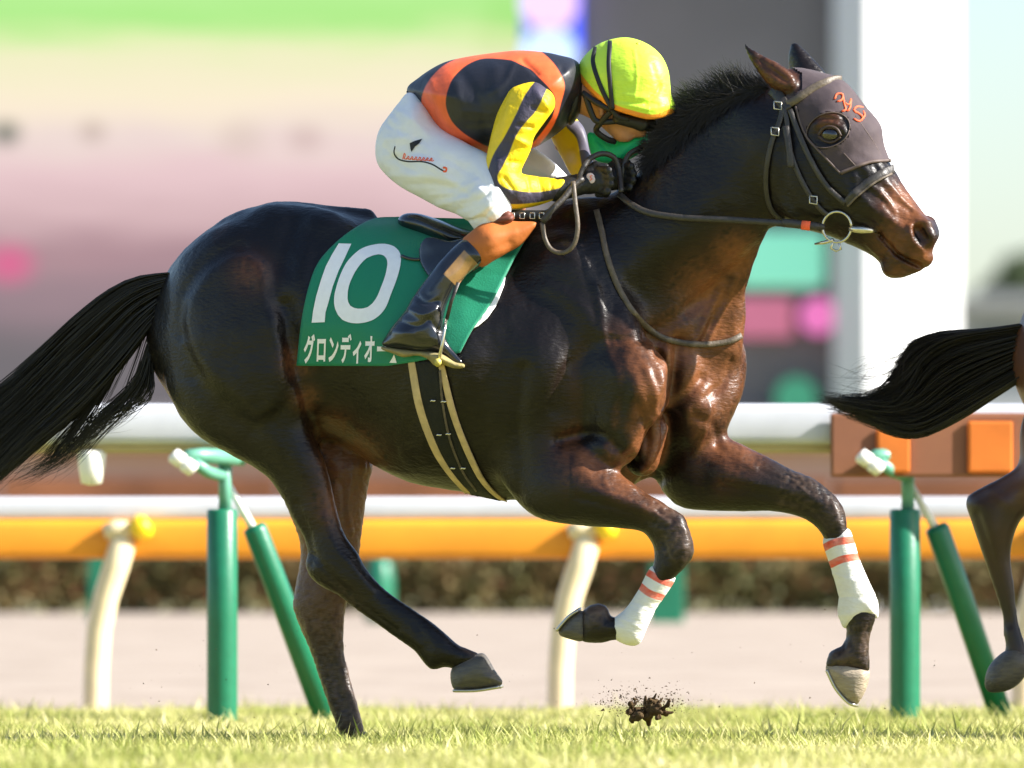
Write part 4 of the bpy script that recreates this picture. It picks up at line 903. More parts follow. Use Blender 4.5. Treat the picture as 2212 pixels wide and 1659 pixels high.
print_on('digit', one, [tuple(range(len(one)))], M_WPRINT, sc_cloth, CB)
zo = smooth_closed([c4(*p) for p in [(790,368),(868,390),(914,450),(912,540),(882,650),(840,760),(790,880),(700,962),(570,990),(460,962),(405,882),(395,790),(420,680),(455,585),(505,498),(600,410),(700,375)]], 9)
zi = smooth_closed([c4(*p) for p in [(740,450),(790,465),(812,512),(796,610),(760,710),(720,800),(660,862),(580,875),(520,850),(500,790),(510,700),(540,625),(580,555),(650,480)]], 9)
n0 = 72
def resamp(P, n):
    P = np.vstack([P, P[:1]]); s = np.r_[0, np.cumsum(np.linalg.norm(np.diff(P, axis=0), axis=1))]; t = np.linspace(0, s[-1], n, endpoint=False)
    return np.column_stack([np.interp(t, s, P[:, k]) for k in (0, 1)])
Zo, Zi = resamp(zo, n0), resamp(zi, n0)
sh = np.argmin(np.linalg.norm(Zi - (Zi.mean(0) + (Zo[0]-Zo.mean(0))*0.6), axis=1)); Zi = np.roll(Zi, -sh, 0)
print_on('digit', np.vstack([Zo, Zi]), [(i, (i+1) % n0, n0+(i+1) % n0, n0+i) for i in range(n0)], M_WPRINT, sc_cloth, CB)
def glyphs(text, parent):
    x0, x1, yb, yt = 655.0, 864.0, 782.0, 722.0
    n = len(text)
    for k, ch in enumerate(text):
        fc = bpy.data.curves.new('g', 'FONT'); fc.body = ch; fc.resolution_u = 2; fc.offset = 0.035
        fo = bpy.data.objects.new('g', fc); col.objects.link(fo)
        me = bpy.data.meshes.new_from_object(fo.evaluated_get(bpy.context.evaluated_depsgraph_get()))
        V = np.array([v.co[:2] for v in me.vertices]); Fc = [tuple(p.vertices) for p in me.polygons]
        bpy.data.objects.remove(fo); bpy.data.curves.remove(fc); bpy.data.meshes.remove(me)
        if not len(V): continue
        cw = (x1 - x0)/n; cx_ = x0 + cw*k
        w = 0.9*cw
        u = cx_ + V[:, 0]*w/1.0; v = yb - (V[:, 1] + 0.06)*(yb - yt)/0.94
        print_on('character', np.column_stack([u + (782 - v)*0.04, v]), Fc, M_WPRINT, parent, CB, 3.5)
bpy.context.view_layer.update()
glyphs('グロンディオーズ', sc_cloth)
# white folded edge of the under cloth in front
we = np.array([c4(*p) for p in [(1470,1035),(1530,960),(1600,830),(1680,700),(1735,600),(1722,690),(1660,850),(1590,950),(1520,1010)]])
uc = print_on('under_cloth_edge', we, [tuple(range(len(we)))], M_WPRINT, sc_cloth, HB, 6.0)
s2 = uc.modifiers.new('thickness', 'SOLIDIFY'); s2.thickness = 0.004; s2.offset = 0

# saddle
M_SADDLE = mat('black patent saddle leather', (0.012, 0.013, 0.017), 0.22, 0.55, noise=0.3, nscale=20, bump=0.06, bscale=60, coat=0.4, coat_rough=0.15)
sd_root = empty('saddle', Vector(uvl_world([940, 500, -60])), 'small black leather racing saddle strapped over the green cloth', 'saddle')
solid('seat', [([(858,476),(872,462),(903,461),(950,475),(997,492),(1035,498),(1080,497),(1090,512),(1020,528),(972,540),(940,524),(900,505),(868,492)], [(870,475,-40,1.6),(950,495,-30,3.0),(1060,505,-20,3.0)])], M_SADDLE, sd_root, 4.0, blend=8)
solid('flap', [([(915,510),(972,520),(1010,512),(1050,520),(1040,575),(1000,600),(970,640),(950,640),(925,600),(905,560)], [(930,530,-150,.30),(960,620,-212,.22),(1030,540,-160,.30)])], M_SADDLE, sd_root, 4.0)
mesh_obj('keeper_strap', *ribbon(drape(CB, [(866,552),(885,559),(910,560),(935,552)], 8), 7, 5), M_SADDLE, sd_root)
M_ELAS = mat('black girth webbing', (0.014, 0.015, 0.014), 0.7, 0.3, noise=0.3, nscale=80, bump=0.3, bscale=200)
M_CREAMW = mat('cream girth edge', (0.62, 0.46, 0.24), 0.7, 0.3, noise=0.3, nscale=30)
gl = [(884,780),(902,880),(935,970),(970,1025),(1008,1066)]; gr = [(955,780),(985,900),(1030,1010),(1060,1056),(1092,1083)]
def girth_part(t0, t1, off, m, name):
    A = smooth_open(gl, 6); B = smooth_open(gr, 6); n = 60
    rs = lambda P: np.array([np.interp(np.linspace(0, 1, n), np.linspace(0, 1, len(P)), P[:, k]) for k in (0, 1)]).T
    A, B = rs(A), rs(B); t = np.linspace(t0, t1, 6); P = A[:, None]*(1-t)[None, :, None] + B[:, None]*t[None, :, None]
    out = []
    for side in (-1, 1):
        l = np.array([[hit(HB, u, v, side, np.nan) for u, v in row] for row in P])
        for c in range(l.shape[1]):
            ok = ~np.isnan(l[:, c]); l[:, c] = np.interp(np.arange(n), np.nonzero(ok)[0], l[ok, c]); 
            k = np.nonzero(~ok)[0]
            if len(k): l[k, c] = l[k, c]*np.linspace(1, 0, len(k)+1)[1:]
        for _ in range(2): l[1:-1] = (l[:-2]+l[1:-1]+l[2:])/3
        out.append(np.concatenate([P, (l + side*off)[..., None]], 2))
    V = np.concatenate([o_.reshape(-1, 3) for o_ in out]); N0 = n*6
    Fc = grid_faces(n, 6, 0, True) + grid_faces(n, 6, N0) + [((n-1)*6+i, (n-1)*6+i+1, N0+(n-1)*6+i+1, N0+(n-1)*6+i) for i in range(5)]
    o = mesh_obj(name, uvl_world(V), Fc, m, sd_root); s_ = o.modifiers.new('thickness', 'SOLIDIFY'); s_.thickness = 0.005; s_.offset = 0
    return o
gi = girth_part(0.14, 0.86, 4, M_ELAS, 'girth'); girth_part(-0.04, 0.17, 6, M_CREAMW, 'girth_edge'); girth_part(0.86, 1.04, 6, M_CREAMW, 'girth_edge')
GB = HB
for (u, v) in ((935,866),(958,868),(948,940),(968,938),(978,1012),(1000,1012)):
    l = hit(HB, u, v, -1, -200) - 11; mesh_obj('buckle', *tube(uvl_world([(u-6,v+1,l),(u-2,v-1,l),(u+3,v,l),(u+6,v-1,l)]), [1.2*S, 2.4*S, 2.4*S, 1.2*S], 6), M_STEEL, gi)
mesh_obj('girth_strap', *ribbon(drape(HB, [(950,800),(956,870),(972,950),(1000,1020),(1030,1062)], 9), 5, 4), M_TANL, gi)

# ================================================================== jockey
M_SILK = mat('black silk vest', (0.012, 0.013, 0.020), 0.46, 0.5, noise=0.2, nscale=30, bump=0.45, bscale=13, layers=(('ring', (0.85, 0.13, 0.035), 1.2),))
M_SLEEVE = mat('yellow sleeve silk', (0.88, 0.62, 0.01), 0.55, 0.4, noise=0.1, nscale=30, bump=0.6, bscale=34, layers=(('stripe', (0.055, 0.048, 0.075), 1.2),))
M_SLEEVE2 = mat('far sleeve silk', (0.88, 0.60, 0.01), 0.45, 0.45, bump=0.2, bscale=26, layers=(('stripe', (0.10, 0.09, 0.12), 1.2),))
M_PANTS = mat('white breeches', (0.78, 0.78, 0.80), 0.6, 0.35, noise=0.06, nscale=20, bump=0.5, bscale=22)
M_BOOT = mat('glossy black boot', (0.010, 0.011, 0.016), 0.2, 0.55, noise=0.3, nscale=20, bump=0.12, bscale=30, coat=0.5, coat_rough=0.1, layers=(('cuff', (0.30, 0.17, 0.06), 1.2),))
M_SUEDE = mat('orange brown knee leather', (0.46, 0.135, 0.03), 0.6, 0.35, noise=0.3, nscale=15, color2=(0.33, 0.09, 0.02), bump=0.15, bscale=40)
M_SKIN = mat('skin', (0.46, 0.22, 0.12), 0.5, 0.4, noise=0.2, nscale=40)
M_GLOVE = mat('black glove', (0.012, 0.012, 0.013), 0.5, 0.45, noise=0.4, nscale=60, bump=0.3, bscale=90)
M_CAP = mat('lime helmet cover', (0.55, 0.80, 0.05), 0.5, 0.45, noise=0.12, nscale=9, color2=(0.46, 0.74, 0.06), bump=0.55, bscale=22, aniso=(1, 1, 1.8), layers=(('band', (0.85, 0.26, 0.02), 1.2),))
M_CAPO = mat('orange cap band', (0.85, 0.26, 0.02), 0.5, 0.4)
M_BLK = mat('black elastic', (0.012, 0.013, 0.013), 0.5, 0.4)
M_SCARF = mat('bright green scarf', (0.01, 0.50, 0.22), 0.6, 0.3, noise=0.2, nscale=20)
M_SOLE = mat('worn sole', (0.20, 0.17, 0.10), 0.7, 0.3, noise=0.6, nscale=30, color2=(0.42, 0.34, 0.10))
jk = empty('person', Vector(uvl_world([930, 790, -255])), 'crouching jockey in black and orange vest, striped yellow sleeves and lime cap', 'person')
VEST = [(878,196),(904,168),(938,145),(967,132),(1018,121),(1076,113),(1118,109),(1161,111),(1204,118),(1251,137),(1258,200),(1246,224),(1226,268),(1188,300),(1146,322),(1100,331),(1053,332),(1018,333),(984,323),(944,297),(913,248)]
PANTS = [(884,198),(861,222),(841,248),(821,276),(812,305),(811,336),(818,359),(838,382),(867,405),(904,425),(947,448),(990,465),(1014,482),(1036,506),(1075,500),(1100,470),(1108,430),(1100,390),(1065,340),(1010,310),(950,270),(915,220)]
FPANTS = [(900,215),(880,280),(890,340),(950,380),(1050,400),(1130,402),(1200,404),(1232,394),(1226,380),(1190,345),(1140,310),(1060,270),(960,220)]
SLEEVE = [(1104,188),(1133,178),(1158,176),(1177,186),(1196,206),(1198,232),(1178,262),(1154,296),(1146,325),(1131,357),(1126,374),(1161,381),(1205,386),(1224,388),(1217,420),(1184,437),(1147,448),(1104,452),(1061,448),(1044,433),(1038,418),(1044,379),(1053,327),(1064,279),(1076,239),(1090,207)]
BOOT = [(1000,518),(958,555),(925,596),(900,629),(886,650),(874,672),(856,693),(842,712),(829,732),(824,746),(850,752),(900,758),(950,764),(982,786),(1000,788),(999,780),(970,744),(957,710),(962,670),(974,640),(990,612),(1030,575),(1050,555),(1030,525)]
# one continuous figure under the clothes
def person_body():
    f = Field((800, 90, -300), (1420, 790, 300), 5.0)
    sh = lambda P, k: [tuple(np.array(P).mean(0) + (np.array(p) - np.array(P).mean(0))*k) for p in P]
    f.poly(sh(VEST, .8), [(1060,220,0,1.1)], blend=10)
    f.cone((905,315,-55), (1055,425,-160), 46, 24, 1, 16); f.cone((905,315,55), (1150,372,150), 46, 18, 1, 16); f.cone((885,310,-30), (885,310,30), 46, 46, 1, 16)
    f.cone((1060,425,-160), (1042,535,-204), 20, 11, 1, 8); f.cone((1042,535,-204), (945,660,-240), 11, 9, 1, 6); f.cone((945,660,-240), (945,700,-248), 10, 10, 1, 8); f.cone((945,700,-248), (870,733,-252), 11, 8, 1, 8)
    f.cone((1150,372,150), (1085,530,205), 18, 16, 1, 10); f.cone((1085,530,205), (1005,660,236), 16, 10, 1, 8); f.cone((1005,660,236), (930,733,250), 10, 8, 1, 8)
    f.cone((1140,215,-110), (1080,405,-158), 20, 14, 1, 12); f.cone((1080,410,-158), (1225,405,-100), 14, 10, 1, 6); f.cone((1225,405,-100), (1285,392,-78), 10, 9, 1, 8)
    f.cone((1190,205,110), (1212,310,126), 18, 14, 1, 10); f.cone((1212,315,126), (1275,372,45), 14, 11, 1, 8); f.cone((1275,372,45), (1330,380,-16), 10, 9, 1, 8)
    # neck, skull and face looking forward and down
    f.cone((1200,185,0), (1290,215,0), 46, 40, .9, 20)
    f.cone((1335,175,0), (1352,195,0), 56, 54, .8, 14); f.cone((1305,225,0), (1342,285,0), 42, 22, .95, 16); f.cone((1352,244,0), (1372,274,0), 36, 24, .9, 14)
    f.cone((1385,268,0), (1389,288,0), 7, 10, .9, 7); f.cone((1342,292,0), (1356,298,0), 9, 9, 1.6, 8)
    f.cone((1300,225,-46), (1298,247,-46), 9, 8, .5, 5); f.cone((1300,225,46), (1298,247,46), 9, 8, .5, 5)
    V, Fc = f.mesh(2); V = strokes(V, Fc, [([(1362,292),(1374,292)], -3, 4, 0), ([(1350,262),(1362,266)], -3, 6, -1)])
    Wd, Ff = finish(V, Fc); return mesh_obj('body', Wd, Ff, M_SKIN, jk)
person_body()
for sg in (-1, 1): solid('eye', [], M_EYE, jk, 2.0, cones=[((1376,258,sg*20), (1378,260,sg*20), 7, 7, 1, 2)])
ringo = [(1047,334),(1018,328),(976,310),(938,279),(916,247),(910,222),(916,193),(936,162),(967,136),(1016,118),(1076,106),(1118,102),(1161,108),(1190,130),(1209,156),(1220,185),(1212,222),(1200,262),(1179,296),(1150,326),(1100,345)]
ringi = [(1053,316),(1033,307),(1001,287),(976,262),(964,233),(964,207),(976,173),(996,150),(1018,135),(1047,126),(1104,130),(1124,139),(1147,150),(1165,168),(1188,192),(1200,212),(1194,250),(1164,294),(1140,316),(1100,325)]
wr = [([(1000,160),(1040,230),(1050,300)], -3, 12, -1), ([(1070,150),(1075,220)], 3, 16, -1), ([(1000,240),(1060,246)], 1.6, 4, -1), ([(1010,270),(1060,268)], -2, 6, -1), ([(930,180),(950,240),(990,300)], 2.5, 10, -1), ([(1110,140),(1090,180),(1060,200)], 3, 7, -1), ([(985,180),(1000,250)], 2, 9, -1), ([(1130,130),(1160,160)], -4, 6, -1), ([(1215,150),(1235,200),(1215,260)], -3, 8, -1)]
_, VV, VFc = solid('vest', [(VEST, [(930,210,0,1.5),(1060,220,0,1.36),(1200,200,0,1.35)])], M_SILK, jk, 3.5, smooth=2, soften=4, strk=wr, ret=True,
      attrs={'ring': lambda V: np.minimum(poly_sd(V[:, 0], V[:, 1], ringo), -poly_sd(V[:, 0], V[:, 1], ringi))})
VB = bvh_of(VV, VFc)
mesh_obj('vest_hem', *tube(uvl_world(drape(VB, [(880,198),(897,222),(915,250),(945,297),(984,323),(1018,332),(1050,331)], 0, -1, 5)), 2.6*S, 6), M_BLK, jk)
wp = [([(870,330),(920,352),(980,392)], 3, 6, -1), ([(900,300),(950,330),(1010,372)], -3, 7, -1), ([(930,420),(980,415),(1030,390)], 2.5, 5, -1), ([(845,255),(860,290),(850,330)], 2.5, 6, -1), ([(830,320),(860,350),(900,372)], -3, 6, -1), ([(1000,440),(1040,428),(1070,400)], -3, 4, -1), ([(1040,480),(1060,455),(1085,440)], -4, 4, -1), ([(836,300),(880,300),(930,318)], 3, 7, -1), ([(840,345),(900,330),(960,345)], -3, 8, -1), ([(850,378),(930,380),(1000,400)], 3, 8, -1), ([(880,400),(950,400),(1020,425)], -3, 7, -1), ([(950,440),(1000,430),(1040,410)], 3.5, 7, -1), ([(985,455),(1030,440),(1055,420)], -3, 6, -1),
      ([(1020,470),(1050,450),(1070,430)], 3.5, 5, -1), ([(860,240),(890,260),(920,290)], 2.5, 8, -1), ([(840,270),(870,285)], -3, 6, -1), ([(1010,360),(1050,400)], -3, 9, -1), ([(1005,480),(1040,470),(1060,480)], -4, 4, -1)]
_, PV, PF = solid('breeches', [(PANTS, [(880,290,-42,1.1),(960,380,-105,.85),(1060,450,-165,.85)]), (FPANTS, [(900,290,42,1.1),(1020,340,105,.8),(1200,390,150,.9)])], M_PANTS, jk, 4.0, smooth=2, blend=14, soften=3, strk=wp, ret=True)
PB = bvh_of(PV, PF)
stripe = [(1163,170),(1135,204),(1117,242),(1091,293),(1065,336),(1051,382),(1049,414),(1062,432),(1104,441),(1156,438),(1192,431),(1240,420),(1240,398),(1202,408),(1170,414),(1133,414),(1094,407),(1079,397),(1074,380),(1083,365),(1100,330),(1115,293),(1135,265),(1158,239),(1181,193),(1185,178)]
ws = [([(1150,232),(1175,240)], -2.5, 4, -1), ([(1120,270),(1150,275)], -3.5, 4, -1), ([(1110,300),(1140,312)], 3, 6, -1), ([(1100,350),(1125,352)], -3, 5, -1), ([(1075,350),(1070,400)], 3, 8, -1), ([(1090,385),(1110,410)], -3, 5, -1), ([(1140,385),(1145,412)], -2, 4, -1), ([(1165,385),(1170,412)], -2, 4, -1), ([(1190,388),(1193,412)], -2, 3, -1), ([(1100,230),(1085,300)], 2.5, 7, -1), ([(1160,200),(1180,230)], 3, 8, -1)]
ws = [(q[0], q[1]*1.5, *q[2:]) for q in ws]
solid('sleeve', [(SLEEVE, [(1145,200,-122,1.15),(1110,280,-145,1.0),(1075,400,-160,1.0),(1200,410,-105,.95)])], M_SLEEVE, jk, 3.5, smooth=1, soften=2, strk=ws, attrs={'stripe': lambda V: poly_sd(V[:, 0], V[:, 1], stripe)})
FSL = [(1165,180),(1215,190),(1232,240),(1262,277),(1274,328),(1286,372),(1264,384),(1236,380),(1214,342),(1192,302),(1165,240)]
solid('sleeve', [(FSL, [(1190,200,118,1.2),(1215,310,128,1.0),(1270,375,45,1.0)])], M_SLEEVE2, jk, 3.5, smooth=1, attrs={'stripe': lambda V: poly_sd(V[:, 0], V[:, 1], [(1222,270),(1246,300),(1262,378),(1290,385),(1290,300),(1262,262)])})
# boots
_, BV, BF = solid('boot', [(BOOT, [(1020,540,-212,.9),(940,620,-236,.85),(920,700,-250,.8),(850,735,-252,.9),(990,785,-252,.8)])], M_BOOT, jk, 3.5, smooth=1, soften=2, ret=True,
      strk=[([(900,640),(920,655),(945,650)], -4, 5, -1), ([(862,694),(900,705),(930,690)], -4, 5, -1), ([(885,668),(915,680),(940,668)], 4, 6, -1), ([(850,715),(890,722)], 3, 8, -1), ([(960,590),(930,630)], 3, 7, -1), ([(925,690),(950,715)], -3, 5, -1)],
      attrs={'cuff': lambda V: poly_sd(V[:, 0], V[:, 1], [(1003,540),(958,592),(988,620),(1034,572)], False)})
FBOOT = [(u + 60, v) for u, v in BOOT]
solid('boot', [(FBOOT, [(1080,540,212,.9),(1000,620,236,.85),(980,700,250,.8),(910,735,252,.9)])], M_BOOT, jk, 4.5, smooth=1, soften=2, attrs={'cuff': lambda V: np.full(len(V), -9.0)})
KN = [(997,522),(1014,503),(1040,484),(1075,476),(1120,478),(1160,480),(1150,500),(1127,528),(1099,545),(1066,564),(1041,578),(1022,562)]
solid('knee_leather', [(KN, [(1030,530,-205,.85),(1130,495,-170,.9)])], M_SUEDE, jk, 3.5, smooth=2, soften=2, strk=[([(1060,510),(1110,500)], 2, 9, -1), ([(1050,545),(1100,525)], -2, 8, -1)])
solid('knee_leather', [([(u + 55, v - 12) for u, v in KN], [(1085,518,205,.85),(1185,483,170,.9)])], M_SUEDE, jk, 4.5)
solid('knee_fold', [([(1042,480),(1060,460),(1100,455),(1112,470),(1100,484),(1060,490)], [(1070,472,-185,1.2)])], mat('rust brown breeches fold', (0.16, 0.045, 0.025), 0.6, 0.4, noise=0.4, nscale=40), jk, 3.0, strk=[([(1050,475),(1105,462)], -3, 3, -1), ([(1055,484),(1105,473)], 2, 3, -1)])
# soles, stirrup
sol = solid('boot_sole', [([(822,748),(850,752),(900,758),(950,762),(984,782),(1003,786),(1003,795),(980,796),(952,786),(938,790),(925,776),(900,768),(870,772),(850,764),(826,756)], [(900,765,-252,2.2)])], M_SOLE, jk, 3.0, smooth=1)
st = empty('stirrup', Vector(uvl_world([945, 780, -255])), 'metal stirrup holding the black boot against the green cloth', 'stirrup')
for dl in (-26, 26): mesh_obj('side_bar', *tube(uvl_world([(964,690,-252+dl*0.4), (960,715,-252+dl), (955,745,-252+dl), (948,778,-252+dl)]), [3*S, 3.4*S, 3.6*S, 4*S], 8), M_STEEL, st)
mesh_obj('tread', *tube(uvl_world([(946,782,-284), (946,784,-252), (946,782,-222)]), [8*S, 9*S, 8*S], 8), mat('yellow tread', (0.62, 0.52, 0.12), 0.5, 0.4, noise=0.3, nscale=50), st)
mesh_obj('stirrup_leather', *ribbon([(990,610,-262), (975,650,-268), (965,690,-262)], 8, 4), M_LEATH, st)
# hands in gloves: palm, four curled fingers and a thumb each
def hand(name, c, sgn, lz):
    u, v = c
    cn_ = [((u-34, v+12, lz), (u-8, v+4, lz), 20, 25, .75, 8), ((u-8, v+4, lz), (u+14, v+2, lz), 25, 22, .7, 12)]
    for k in range(4):
        y = v - 22 + k*15; e = [0, 5, 4, -3][k]
        a = (u+14, y, lz - 12*sgn*0 ); b = (u+32+e, y+2, lz - 16); d_ = (u+30+e, y+7, lz + 12); g_ = (u+12+e, y+9, lz + 22)
        cn_ += [(a, b, 9.5, 8.8, 1, 4), (b, d_, 8.8, 8.2, 1, 4), (d_, g_, 8.2, 7.0, 1, 4)]
    cn_ += [((u-18, v-14, lz+6), (u+4, v-30, lz+10), 11, 9.5, 1, 7), ((u+4, v-30, lz+10), (u+26, v-28, lz+8), 9.2, 8, 1, 4)]
    return solid(name, [], M_GLOVE, jk, 2.6, cones=cn_, smooth=1)
hand('glove', (1282, 388), -1, -78)
hand('glove', (1330, 380), 1, -18)
solid('glove_cuff', [], M_GLOVE, jk, 3.0, cones=[((1202,410,-104), (1262,396,-82), 26, 23, .9, 4)])
gb = solid('glove_badge', [], mat('pale badge', (0.62, 0.50, 0.52), 0.5, 0.4), jk, 2.0, cones=[((1275,382,-97), (1277,388,-97), 9.5, 9.5, .3, 3)])
mesh_obj('badge_mark', *tube(uvl_world([(1279,379,-101),(1274,381,-101),(1279,387,-101),(1274,390,-101)]), 0.9*S, 6), M_RED, gb)
# wrist strap and watch under the sleeve
solid('wrist_strap', [], M_BLK, jk, 3.0, cones=[((1100,466,-150), (1180,466,-140), 13, 12, .9, 4)])
for uu in (1106, 1128, 1150, 1170): mesh_obj('strap_stud', *tube(uvl_world([(uu-5,460,-164),(uu+5,460,-164),(uu+5,472,-164),(uu-5,472,-164),(uu-5,460,-164)]), 1.5*S, 6), M_STEEL, jk)
# helmet, cover, straps, goggles
HEL = [(1240,164),(1240,120),(1286,85),(1320,70),(1356,66),(1395,78),(1440,110),(1462,150),(1464,208),(1462,240),(1410,258),(1356,247),(1318,232),(1282,206),(1258,180)]
HEAD_BALL = [(1246,160),(1256,129),(1286,99),(1320,85),(1356,81),(1395,93),(1426,117),(1443,150),(1448,185),(1450,206),(1460,226),(1456,248),(1430,290),(1370,318),(1300,300),(1262,250),(1247,205)]
_, CVv, CFv = solid('helmet', [(HEAD_BALL, [(1350,180,0,.80)])], M_CAP, jk, 3.0, smooth=1, soften=3, ret=True, clip=HEL,
    attrs={'band': lambda V: 9.5 - line_dist(V[:, 0], V[:, 1], [(1248,166),(1262,184),(1284,208),(1320,232),(1358,246),(1410,257),(1450,244)], 5)},
    strk=[([(1300,215),(1360,222),(1420,225)], -2, 4, -1), ([(1395,225),(1420,200),(1428,185)], -3, 4, -1), ([(1350,205),(1400,212)], 2, 5, -1), ([(1340,225),(1400,236)], 2.5, 4, -1), ([(1370,110),(1376,160),(1370,220)], 1.4, 3, -1), ([(1290,130),(1300,180)], 1.5, 6, -1), ([(1410,140),(1425,190)], -1.5, 6, -1)])
KB = bvh_of(CVv, CFv); hel = [o for o in jk.children if o.name.startswith('helmet')][0]
mesh_obj('cap_button', *lathe(Vector(uvl_world([1378,98,-30])), [(0.001, -0.004), (0.007, 0), (0.006, 0.006), (0.001, 0.009)], 10), M_CAP, hel)
for pts in ([(1287,101),(1281,132),(1290,167),(1305,204),(1322,236)], [(1318,87),(1315,134),(1317,172),(1323,236)]):
    mesh_obj('goggle_strap', *ribbon(drape(KB, pts, 2.5, -1, 5), 10, 5), M_BLK, jk); mesh_obj('goggle_strap', *ribbon(drape(KB, pts, 2.5, 1, 5), 10, 5), M_BLK, jk)
solid('goggles', [], M_BLK, jk, 3.0, cones=[((1335,256,-48), (1385,268,-26), 13, 14, .8, 5), ((1385,268,-26), (1402,268,0), 14, 15, .8, 8), ((1335,256,48), (1385,268,26), 13, 14, .8, 5), ((1385,268,26), (1402,268,0), 14, 15, .8, 8)])
for pts in ([(1322,238,-60),(1300,262,-52),(1288,282,-40),(1310,300,-20),(1330,306,0)], [(1265,206,-62),(1276,240,-58),(1290,262,-52),(1330,262,-46)], [(1322,236,-64),(1336,252,-58),(1360,258,-46)], [(1258,200,-60),(1290,222,-66),(1322,238,-62)]):
    P3 = smooth_open(pts, 5); mesh_obj('chin_strap', *tube(uvl_world(P3), 6.5*S, 8, .6), M_BLK, jk)
solid('collar', [([(1222,140),(1250,138),(1262,180),(1262,215),(1250,250),(1232,272),(1215,262),(1222,200)], [(1240,200,0,2.6)])], M_BLK, jk, 3.5, smooth=2)
solid('scarf', [([(1268,288),(1292,290),(1320,310),(1345,292),(1372,284),(1400,292),(1396,316),(1370,340),(1335,352),(1300,352),(1280,340)], [(1320,320,30,.8)])], M_SCARF, jk, 3.5, smooth=1, strk=[([(1290,300),(1320,335)], -3, 5, -1), ([(1370,300),(1340,335)], 3, 6, -1)])
# embroidered mark on the breeches
def on_pants(name, pts, r, m): mesh_obj(name, *tube(uvl_world(drape(PB, pts, 0.5, -1, 4)), r*S, 6, .6), m, jk)
c3 = lambda x, y: (790 + x*0.28567, 79 + y*0.28567)
on_pants('embroidered_line', [c3(*p) for p in [(222,830),(215,880),(245,925),(320,945),(420,945),(500,965),(560,1000),(595,1020)]], 1.6, M_BLK)
tri_ = [c3(*p) for p in [(332,806),(372,788),(428,772),(404,808),(372,832),(346,872),(338,850)]]
print_on('embroidered_mark', tri_, [tuple(range(len(tri_)))], M_BLK, jk, PB, 2.0)
on_pants('embroidered_line', [c3(*p) for p in [(585,990),(610,995),(605,1020),(585,1018)]], 2.2, M_RED)
for k in range(8):
    x0 = 280 + k*29; hgt = 26 if k else 46; y0 = 928 + k*2.2
    on_pants('embroidered_letter', [c3(*p) for p in [(x0, y0), (x0+12, y0-hgt), (x0+20, y0-hgt*0.6), (x0+10, y0-6), (x0+24, y0-2), (x0+30, y0-10)]], 1.05, M_RED)
# the reins gathered in the gloves
free('rein', [(1245,410,-104),(1256,372,-98),(1272,345,-80),(1300,332,-60),(1326,340,-45),(1338,370,-40),(1342,415,-70)], 6, M_LEATH, br, 8, .7)
free('rein', [(1345,395,-30),(1346,365,-30),(1358,335,-20),(1385,318,0),(1400,312,40)], 6, M_LEATH, br, 8, .7)
free('rein', [(1172,480,-168),(1190,455,-160),(1216,430,-140),(1240,400,-118),(1260,385,-104)], 7, M_LEATH, br, 8, .7)
